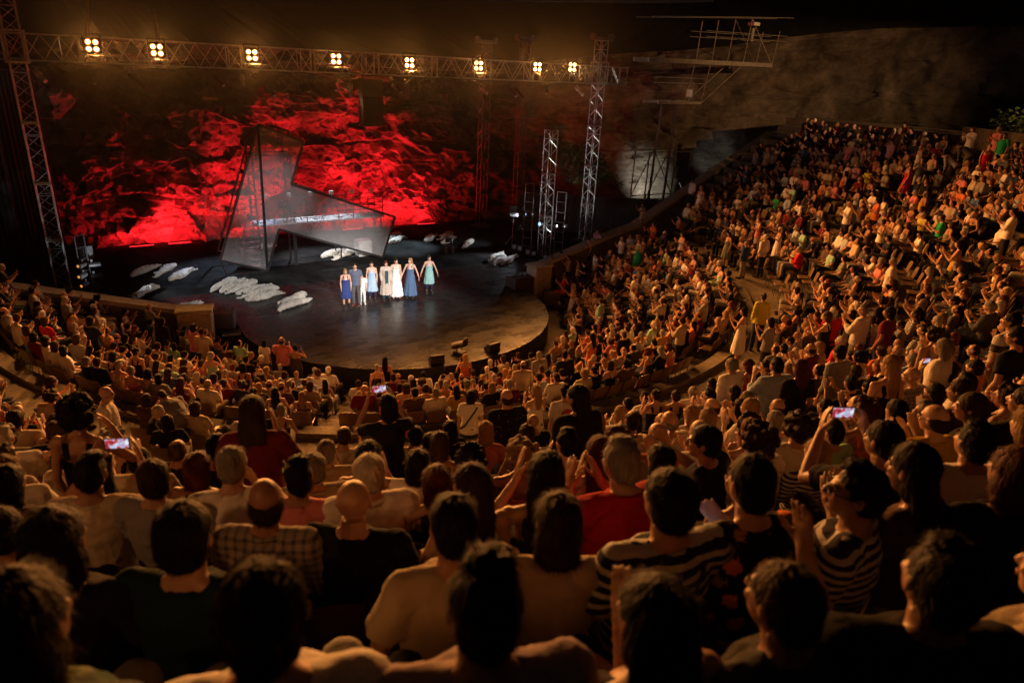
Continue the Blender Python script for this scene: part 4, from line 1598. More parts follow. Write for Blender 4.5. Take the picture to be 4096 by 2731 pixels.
def body_mesh(stance, pose, sex, yaw, lod, legs):
    key = ('b', stance, pose, sex, yaw, lod, legs)
    if key in CACHE:
        return CACHE[key]
    L = LODS[lod]
    mb = MB()
    p_, r_ = torso_rings(sex, -.012)
    mb.tube(p_, r_, 14)
    Hm = Matrix.Rotation(R(yaw), 3, 'Z')
    nk = HEAD_C + Vector((0, -.022, -.075))
    mb.tube([Vector((0, -.012, .985)), Vector((0, -.008, 1.06)), nk], [.066 if sex == 'm' else .055, .058 if sex == 'm' else .047, .056 if sex == 'm' else .048], 12)
    for s in (-1, 1):
        mb.tube([Vector((s * .02, -.022, 1.075)), Vector((s * .075, -.02, 1.025)), Vector((s * .15, -.012, .995))], [.034, .040, .040], 8)
    i0 = len(mb.v)
    mb.ell((0, -.012, .03), (.0745, .092, .090), 20, 14)
    mb.ell((0, .026, -.030), (.062, .068, .086), 16, 12)
    mb.ell((0, .040, -.080), (.042, .044, .034), 12, 8)
    mb.ell((0, .078, .022), (.050, .014, .013), 10, 6)
    if lod < 2:
        mb.tube([(0, .088, .018), (0, .104, -.012), (0, .110, -.026), (0, .092, -.036)], [.008, .0115, .0150, .010], 8)
        for s in (-1, 1):
            mb.ell((s * .077, -.004, -.008), (.010, .019, .031), 8, 6, Matrix.Rotation(s * .3, 3, 'Z'))
            mb.ell((s * .036, .070, -.022), (.020, .018, .018), 8, 6)
    else:
        mb.tube([(0, .088, .018), (0, .112, -.026), (0, .09, -.036)], [.012, .018, .012], 6)
    mb.xform(i0, lambda p: Hm @ p * .95 + HEAD_C)
    A = joints(stance, pose, sex)
    k = 1.0 if sex == 'm' else .84
    for s in (-1, 1):
        sh, el, wr, hd, pn = A[s]
        mb.ell(sh, (.056 * k, .056 * k, .058 * k), 12, 8)
        mb.tube([sh, sh.lerp(el, .45), el], [.050 * k, .047 * k, .039 * k], 10)
        mb.ell(el, (.039 * k,) * 3, 10, 7)
        mb.tube([el, el.lerp(wr, .35), wr], [.039 * k, .040 * k, .026 * k], 10)
        hand(mb, wr, hd, pn, s, lod < 2, .55 if pose in ('r', 'ho', 'ph', 'rp', 'hf') else .18)
    fn = stance_xf(stance, pose)
    mb.xform(0, fn)
    if legs:
        J = legs_j('sit' if stance == 'sit' else 'S')
        for s in (-1, 1):
            hp, kn, an, to = J[s]
            mb.tube([hp, hp.lerp(kn, .5), kn], [.080, .072, .054], 10)
            mb.ell(kn, (.054,) * 3, 10, 7)
            mb.tube([kn, kn.lerp(an, .32), an], [.054, .056, .037], 10)
            mb.ell(an, (.038, .038, .045), 8, 6)
            mb.tube([an + Vector((0, -.03, -.04)), an.lerp(to, .6) + Vector((0, 0, -.005)), to], [.034, .036, .028], 8)
        mb.ell((0, 0, .52 if stance == 'sit' else .92), (.15, .11, .11), 12, 8)
    me = remesh(mb, 'person_body', L['v'] * (1.25 if legs and lod == 0 else 1), L['sm'], L['dec'], lod == 2)
    me.materials.append(M_SKIN)
    if lod < 2:                                  # eyes and mouth
        nv0 = len(me.vertices)
        eb = MB()
        for s in (-1, 1):
            eb.ell((s * .031, .0775, .004), (.0125, .008, .0075), 8, 6)
            eb.tube([(s * .016, .0875, .022), (s * .034, .0865, .027), (s * .050, .076, .022)], [.004, .005, .003], 5)
        n_eye = len(eb.f)
        eb.tube([(-.022, .089, -.062), (0, .0965, -.060), (.022, .089, -.062)], [.004, .0075, .004], 6)
        eb.xform(0, lambda p: fn(Hm @ p * .95 + HEAD_C))
        V = [tuple(v.co) for v in me.vertices] + eb.v
        Fc = [tuple(p.vertices) for p in me.polygons] + [tuple(i + nv0 for i in f) for f in eb.f]
        nf0 = len(me.polygons)
        m2 = bpy.data.meshes.new('person_body')
        m2.from_pydata(V, [], Fc)
        for mm in (M_SKIN, M_EYE, M_LIP):
            m2.materials.append(mm)
        mi = np.zeros(len(Fc), dtype=np.int32)
        mi[nf0:nf0 + n_eye] = 1
        mi[nf0 + n_eye:] = 2
        m2.polygons.foreach_set('material_index', mi)
        m2.polygons.foreach_set('use_smooth', [True] * len(Fc))
        bpy.data.meshes.remove(me)
        me = m2
    CACHE[key] = me
    return me


def wrinkle(me, amp, seed, fr=(10, 10, 7)):
    P = coords(me)
    nr = normals(me)
    f = amp * fbm(P * fr, 3, seed, True)
    set_coords(me, P + nr * f[:, None])


def top_mesh(stance, pose, sex, g, lod):
    key = ('t', stance, pose, sex, g, lod)
    if key in CACHE:
        return CACHE[key]
    L = LODS[lod]
    mb = MB()
    k = 1.0 if sex == 'm' else .84
    gr = {'t': .013, 'f': .018, 'v': .010, 'd': .010, 'dl': .010, 'coat': .026, 'jk': .02}[g]
    top = 1.035 if g in ('t', 'f', 'coat', 'jk') else .93
    p_, r_ = torso_rings(sex, gr, top)
    if g in ('t', 'f', 'coat'):
        p_[-1] = Vector((0, -.006, 1.022))
        r_[-1] = (.092, .078) if sex == 'm' else (.080, .070)
    if stance != 'sit':
        p_ = [Vector((0, 0, .44))] + p_
        r_ = [(r_[0][0] * 1.03, r_[0][1] * 1.03)] + r_
    mb.tube(p_, r_, 18)
    A = joints(stance, pose, sex)
    for s in (-1, 1):
        sh, el, wr, hd, pn = A[s]
        if g in ('t', 'f', 'coat', 'jk'):
            mb.ell(sh + Vector((0, 0, .002)), ((.056 + gr) * k,) * 3, 12, 8)
            mb.tube([Vector((s * .055, -.018, 1.022)), Vector((s * .10, -.015, 1.012)), sh + Vector((0, 0, .006))], [.044 * k + .006, .050 * k + gr * .8, .05 * k + gr], 10)
            if g == 't':
                mb.tube([sh, sh.lerp(el, .35), sh.lerp(el, .66)], [.054 * k + gr, .055 * k + gr, .060 * k + gr], 12)
            else:
                mb.tube([sh, sh.lerp(el, .5), el], [.053 * k + gr, .050 * k + gr, .044 * k + gr], 12)
                mb.ell(el, (.045 * k + gr,) * 3, 10, 7)
                e2 = .55 if (g == 'f' and sex == 'm') else .9
                mb.tube([el, el.lerp(wr, .4), el.lerp(wr, e2)], [.045 * k + gr, .045 * k + gr * .8, .036 * k + gr * .8], 12)
        else:
            mb.tube([Vector((s * .075, -.088, .90)), Vector((s * .085, -.055, .995)), Vector((s * .088, -.004, 1.03)), Vector((s * .085, .06, .985)), Vector((s * .07, .10, .89))], [(.022, .013)] * 5, 8)
    if g in ('t', 'f', 'coat'):
        rr, tk, zc = (.066, .010, 1.032) if g == 't' else (.066, .015, 1.050)
        if sex == 'f':
            rr -= .008
        mb.tube([(rr * math.cos(2 * PI * k_ / 14), -.012 + rr * .95 * math.sin(2 * PI * k_ / 14), zc - .012 * math.sin(2 * PI * k_ / 14)) for k_ in range(15)], [tk] * 15, 7)
    fn = stance_xf(stance, pose)
    mb.xform(0, fn)
    if g in ('d', 'dl', 'coat'):
        if stance == 'sit':
            J = legs_j('sit')
            for s in (-1, 1):
                hp, kn = J[s][0], J[s][1]
                mb.tube([hp, kn + Vector((0, .03, 0))], [.112, .085], 12)
            mb.ell((0, .25, .53), (.15, .25, .075), 14, 8)
            mb.ell((0, 0, .53), (.185, .14, .10), 14, 8)
        else:
            zl = {'d': .45, 'dl': .10, 'coat': .28}[g]
            n_ = 8
            pts, rd = [], []
            for i in range(n_):
                t = i / (n_ - 1)
                pts.append(Vector((0, .01 * t, 1.02 - (1.02 - zl) * t)))
                w_ = .15 + {'d': .075, 'dl': .12, 'coat': .09}[g] * t ** .8 + gr
                rd.append((w_, w_ * .8))
            mb.tube(pts, rd, 24)
    me = remesh(mb, 'top_' + {'t': 't_shirt', 'f': 'shirt', 'v': 'vest', 'd': 'dress', 'dl': 'dress', 'coat': 'coat', 'jk': 'jacket'}[g], L['cv'], L['sm'], L['dec'], lod == 2)
    wrinkle(me, .011 if lod < 2 else .007, len(CACHE), (8, 8, 11))
    if lod == 0:
        wrinkle(me, .005, len(CACHE) + 40, (22, 22, 26))
    if g in ('d', 'dl', 'coat') and stance != 'sit':
        P = coords(me)
        a = np.arctan2(P[:, 1], P[:, 0])
        t = np.clip((1.0 - P[:, 2]) / .9, 0, 1)
        m = 1 + .09 * t * np.sin(a * 9 + 1.3 * np.sin(a * 2))
        P[:, 0] *= m
        P[:, 1] *= m
        set_coords(me, P)
    CACHE[key] = me
    return me


def bottom_mesh(stance, sex, kind, lod):
    key = ('l', stance, sex, kind, lod)
    if key in CACHE:
        return CACHE[key]
    L = LODS[lod]
    mb = MB()
    J = legs_j('sit' if stance == 'sit' else 'S')
    for s in (-1, 1):
        hp, kn, an, to = J[s]
        if kind == 'p':
            mb.tube([hp, hp.lerp(kn, .5), kn], [.098, .090, .072], 12)
            mb.ell(kn, (.072,) * 3, 10, 7)
            mb.tube([kn, kn.lerp(an, .4), an + Vector((0, 0, .01))], [.072, .068, .062], 12)
        else:
            mb.tube([hp, hp.lerp(kn, .5), hp.lerp(kn, .82)], [.10, .098, .092], 12)
    z = .53 if stance == 'sit' else .93
    mb.ell((0, -.005, z), (.178 if sex == 'f' else .17, .132, .12), 14, 9)
    me = remesh(mb, 'trousers', L['cv'], L['sm'], L['dec'], lod == 2)
    wrinkle(me, .006, 3)
    CACHE[key] = me
    return me


def shoe_mesh(stance, lod, boots=False):
    key = ('s', stance == 'sit', lod, boots)
    if key in CACHE:
        return CACHE[key]
    mb = MB()
    J = legs_j('sit' if stance == 'sit' else 'S')
    for s in (-1, 1):
        hp, kn, an, to = J[s]
        mb.tube([an + Vector((0, -.05, -.045)), an.lerp(to, .5) + Vector((0, 0, -.012)), to + Vector((0, .03, 0))], [(.042, .042), (.046, .04), (.036, .032)], 10)
        if boots:
            mb.tube([an + Vector((0, 0, -.04)), an + Vector((0, 0, .14))], [.05, .056], 10)
        mb.box((s * .125, to.y - .07, .008), (.085, .26, .016))
    me = remesh(mb, 'shoes', .014 if lod < 2 else .026, 1, None if lod < 2 else .5, lod == 2)
    CACHE[key] = me
    return me


def hair_mesh(style, var, lod):
    key = ('h', style, var, lod)
    if key in CACHE:
        return CACHE[key]
    r = random.Random(var * 13 + ord(style))
    mb = MB()
    cap = lambda g=0: (mb.ell((0, -.018, .036), (.081 + g, .096 + g, .092 + g), 20, 14), mb.ell((0, -.046, -.015), (.076 + g, .066 + g, .076 + g), 16, 12))
    fr, am = (52, 52, 16), .007
    if style == 's':
        cap(r.choice((0, .003, .007)))
        mb.ell((0, -.048, -.055), (.058, .048, .055), 12, 8)
        if var % 3 == 1:
            mb.ell((.01, .02, .108), (.06, .06, .028), 12, 8)
    elif style == 'r':
        mb.ell((0, -.040, -.004), (.0835, .078, .056), 18, 12)
        mb.ell((0, -.050, -.04), (.07, .056, .05), 14, 10)
        if var % 2:
            mb.ell((0, -.03, .05), (.078, .080, .066), 16, 10)
    elif style == 'm':
        cap(.007)
        mb.ell((0, -.038, -.035), (.095, .078, .116), 18, 14)
        mb.ell((0, -.055, -.10), (.095, .060, .07), 16, 10)
        fr, am = (45, 45, 9), .007
    elif style == 'l':
        cap(.006)
        mb.ell((0, -.040, -.03), (.093, .076, .12), 18, 14)
        mb.tube([(0, -.07, -.05), (0, -.098, -.16), (0, -.118, -.28), (.01 * (var % 3 - 1), -.122, -.38)], [(.098, .042), (.100, .036), (.085, .030), (.045, .02)], 14)
        fr, am = (50, 50, 5), .008
    elif style == 'c':
        cap(.014)
        for _ in range(70):
            a, z = r.uniform(0, 2 * PI), r.uniform(-.09, .13)
            if -.2 < (a - PI / 2) < .2 or (PI / 4 < a < 3 * PI / 4 and z < .075):
                continue
            rr = .105 * math.sqrt(max(0.05, 1 - ((z - .025) / .14) ** 2))
            p = Vector((rr * math.cos(a), -.028 + rr * 1.08 * math.sin(a), z))
            if p.y > .05 and z < .07:
                continue
            mb.ell(p, (r.uniform(.022, .034),) * 3, 8, 6)
        fr, am = (38, 38, 38), .010
    elif style == 'u':
        cap(.002)
        if var % 2:
            mb.ell((0, -.095, .085), (.045, .045, .042), 12, 8)
        else:
            mb.ell((0, -.125, .01), (.042, .042, .045), 12, 8)
    me = remesh(mb, 'hair', {0: .0085, 1: .012, 2: .022}[lod], 1, .45 if lod == 2 else None, lod == 2)
    P = coords(me)
    nr = normals(me)
    f = am * fbm(P * fr, 3, var) + am * .8 * fbm(P * 14, 2, var + 5)
    P = P + nr * f[:, None]
    set_coords(me, P)
    if lod < 2:                                  # loose strands over the mass of hair
        ns = 2600 if lod == 0 else 700
        rg = np.random.RandomState(var * 7 + ord(style))
        pick = rg.randint(0, len(P), ns)
        V = P.tolist()
        Fc = [tuple(p.vertices) for p in me.polygons]
        for i in pick:
            p, n_ = Vector(P[i]), Vector(nr[i])
            if style in 'smlr':
                dn = Vector((p.x * 2.0, p.y * 2.0 - .02, -.13 if p.z < .09 else -.05))
            elif style == 'u':
                dn = Vector((0, -.1, .06)) - p * .2
            else:
                dn = Vector(rg.normal(size=3))
            t_ = dn - n_ * dn.dot(n_)
            if t_.length < 1e-5:
                continue
            t_ = (t_.normalized() + n_ * (rg.uniform(.02, .30) if rg.uniform() < .94 else rg.uniform(.3, .8)) + Vector(rg.normal(size=3)) * .16).normalized()
            L_ = rg.uniform(.018, .045) * (1.5 if style in 'lm' else 1)
            sd = t_.cross(n_).normalized() * rg.uniform(.0008, .0022)
            o_ = len(V)
            a_ = p - n_ * .003
            V += [tuple(a_ - sd), tuple(a_ + sd), tuple(a_ + t_ * L_)]
            Fc.append((o_, o_ + 1, o_ + 2))
        m2 = bpy.data.meshes.new('hair')
        m2.from_pydata(V, [], Fc)
        m2.polygons.foreach_set('use_smooth', [True] * len(Fc))
        me = m2
    CACHE[key] = me
    return me


SKINS = [(.50, .29, .19), (.44, .245, .155), (.56, .34, .235), (.38, .20, .12), (.47, .28, .19)]
USED = {}


def uniq(cands):
    for c in cands:
        c = ' '.join(c.split()[:16])
        if c not in USED:
            USED[c] = 1
            return c
    k = 2
    return cands[-1]


def hair_obj(style, var, lod, hcol, parent, stance, pose, yaw):
    if style == 'b':
        return None
    o = link('hair', hair_mesh(style, var, lod), M_HAIR, parent)
    fn = stance_xf(stance, pose)
    o0 = fn(HEAD_C)
    Mh = Matrix([list(fn(HEAD_C + Vector(e)) - o0) for e in ((1, 0, 0), (0, 1, 0), (0, 0, 1))]).transposed()
    Mh = Mh @ Matrix.Rotation(R(yaw), 3, 'Z')
    o.matrix_local = Matrix.Translation(o0) @ (Mh * .95).to_4x4()
    o.color = hcol + (1,)
    return o


def jit(c, a, r):
    k = 1 + r.uniform(-a, a)
    return tuple(min(1, max(0.003, x * k)) for x in c)


def person(loc, rz, st, top, g, pose, stance, sex, lod, label, group, yaw=0, scale=1.0, r=None, bottom=None, bcol=None, glasses=False, strap=False, var=0, boots=False, shoecol=(.03, .025, .02), wide=1.0, skin=None, cat='person', topm=None):
    r = r or random
    lg = bottom == 'none' or bottom == 's' or g == 'd'
    me = body_mesh(stance, pose, sex, yaw, lod, lg)
    o = link('person', me)
    tag(o, label, cat, group)
    o.location = loc
    o.rotation_euler = (0, 0, rz)
    o.scale = (scale * wide, scale * wide, scale)
    o.color = (skin or jit(r.choice(SKINS), .12, r)) + (1,)
    hair_obj(st[0], var, lod, jit(HC[st[1]], .25, r), o, stance, pose, yaw)
    tm = topm or PATT.get(top, M_CLOTH)
    gm = top_mesh(stance, pose, sex, g, lod)
    if not gm.materials:
        gm.materials.append(M_CLOTH)
    t = link({'t': 't_shirt', 'f': 'shirt', 'v': 'sleeveless_top', 'd': 'dress', 'dl': 'dress', 'coat': 'coat', 'jk': 'jacket'}[g], gm, None, o)
    t.material_slots[0].link = 'OBJECT'
    t.material_slots[0].material = tm
    t.color = jit(CC[top] if isinstance(top, str) else top, .08, r) + (1,)
    if g not in ('d', 'dl') and bottom != 'none':
        bm_ = link('trousers' if bottom != 's' else 'shorts', bottom_mesh(stance, sex, 's' if bottom == 's' else 'p', lod), M_CLOTH, o)
        bm_.color = (bcol or r.choice(BC)) + (1,)
    if lod < 2 and shoecol:
        s_ = link('shoes', shoe_mesh(stance, lod, boots), M_CLOTH, o)
        s_.color = shoecol + (1,)
    fn = stance_xf(stance, pose)
    if glasses:
        mb = MB()
        Hm = Matrix.Rotation(R(yaw), 3, 'Z')
        for s in (-1, 1):
            cc = [(s * .033 + .024 * math.cos(a), .098, .004 + .018 * math.sin(a)) for a in [2 * PI * k / 10 for k in range(11)]]
            mb.tube(cc, [.0028] * 11, 5)
            mb.tube([(s * .057, .096, .008), (s * .080, .06, .010), (s * .086, -.01, .008)], [.0028] * 3, 5)
        mb.tube([(-.009, .1, .006), (.009, .1, .006)], [.0028] * 2, 5)
        mb.xform(0, lambda p: fn(Hm @ p * .95 + HEAD_C))
        mb.build('glasses', M_BLACK, o)
    if strap:
        mb = MB()
        pts = [(.15, .02, 1.03), (.10, -.10, .97), (-.02, -.145, .80), (-.13, -.13, .62), (-.19, -.06, .54)]
        mb.tube(pts, [(.016, .006)] * 5, 6)
        mb.xform(0, fn)
        mb.build('bag_strap', M_BLACK, o)
    return o

# ------------------------------------------------------------------ the cast taking their bow
CAST = [
    # x, y, face, hair, top, garment, bottom, sex, scale, label
    (-1.97, .79, 14, 'my', (.035, .06, .22), 'd', 'none', 'f', .99, 'blonde performer in a knee-length royal blue dress at the left end of the cast', (.03, .03, .03), True),
    (-1.50, .95, 30, 'sn', (.11, .13, .20), 't', 'p', 'm', 1.07, 'male performer in a slate blue shirt and grey trousers beside the child', (.16, .05, .04), False),
    (-1.19, 1.05, 14, 'sk', (.74, .72, .68), 't', 'p', 'm', .78, 'child performer dressed all in white', (.75, .73, .7), False),
    (-.68, 1.25, 16, 'un', (.33, .46, .64), 'd', 'none', 'f', 1.03, 'performer with tied hair in a pale blue sleeveless dress', (.04, .035, .03), True),
    (-.09, 1.12, 10, 'la', (.46, .38, .32), 'coat', 'p', 'f', 1.03, 'red-haired performer in a long open beige coat', (.04, .035, .03), False),
    (.42, 1.25, 12, 'lk', (.76, .73, .68), 'dl', 'none', 'f', 1.05, 'barefoot performer in a long white dress', None, False),
    (1.04, 1.12, 34, 'ly', (.07, .12, .22), 'dl', 'none', 'f', 1.04, 'blonde performer in a long dark blue dress', (.04, .035, .03), False),
    (2.04, 1.35, 14, 'un', (.28, .50, .47), 'd', 'none', 'f', 1.02, 'performer in a pale turquoise dress over dark leggings at the right end', (.05, .045, .035), True),
]
for i, (x, y, fc, st, col, g, bt, sex, sca, lb, shc, boots) in enumerate(CAST):
    o = person((x, y, .004), R(180 - fc), st, col, g, 'ho' if i > 5 else 'r', 'S', sex, 1, lb, 'cast taking a bow', scale=sca, r=rng, bottom=bt, bcol=(.09, .09, .095) if i == 1 else ((.74, .72, .68) if i == 2 else (.02, .06, .08)),
               shoecol=shc, boots=boots, var=i, yaw=(0, 20, 20, 0, 0, 20, -20, 0)[i], skin=(.60, .36, .26))
    if i == 4:
        mb = MB()
        mb.box((0, .16, 1.02), (.13, .03, .62))
        mb.box((0, .165, .5), (.10, .03, .46))
        mb.build('dark_clothes', flat('dark_teal_cloth', (.015, .05, .06), .9), o)
    if i == 7 or i == 3:
        mb = MB()
        for s in (-1, 1):
            mb.tube([(s * .10, .02, .62), (s * .105, .02, .45), (s * .11, -.02, .2)], [.08, .075, .065], 10)
        mb.build('leggings', flat('dark_blue_cloth', (.02, .025, .08), .9), o, True)

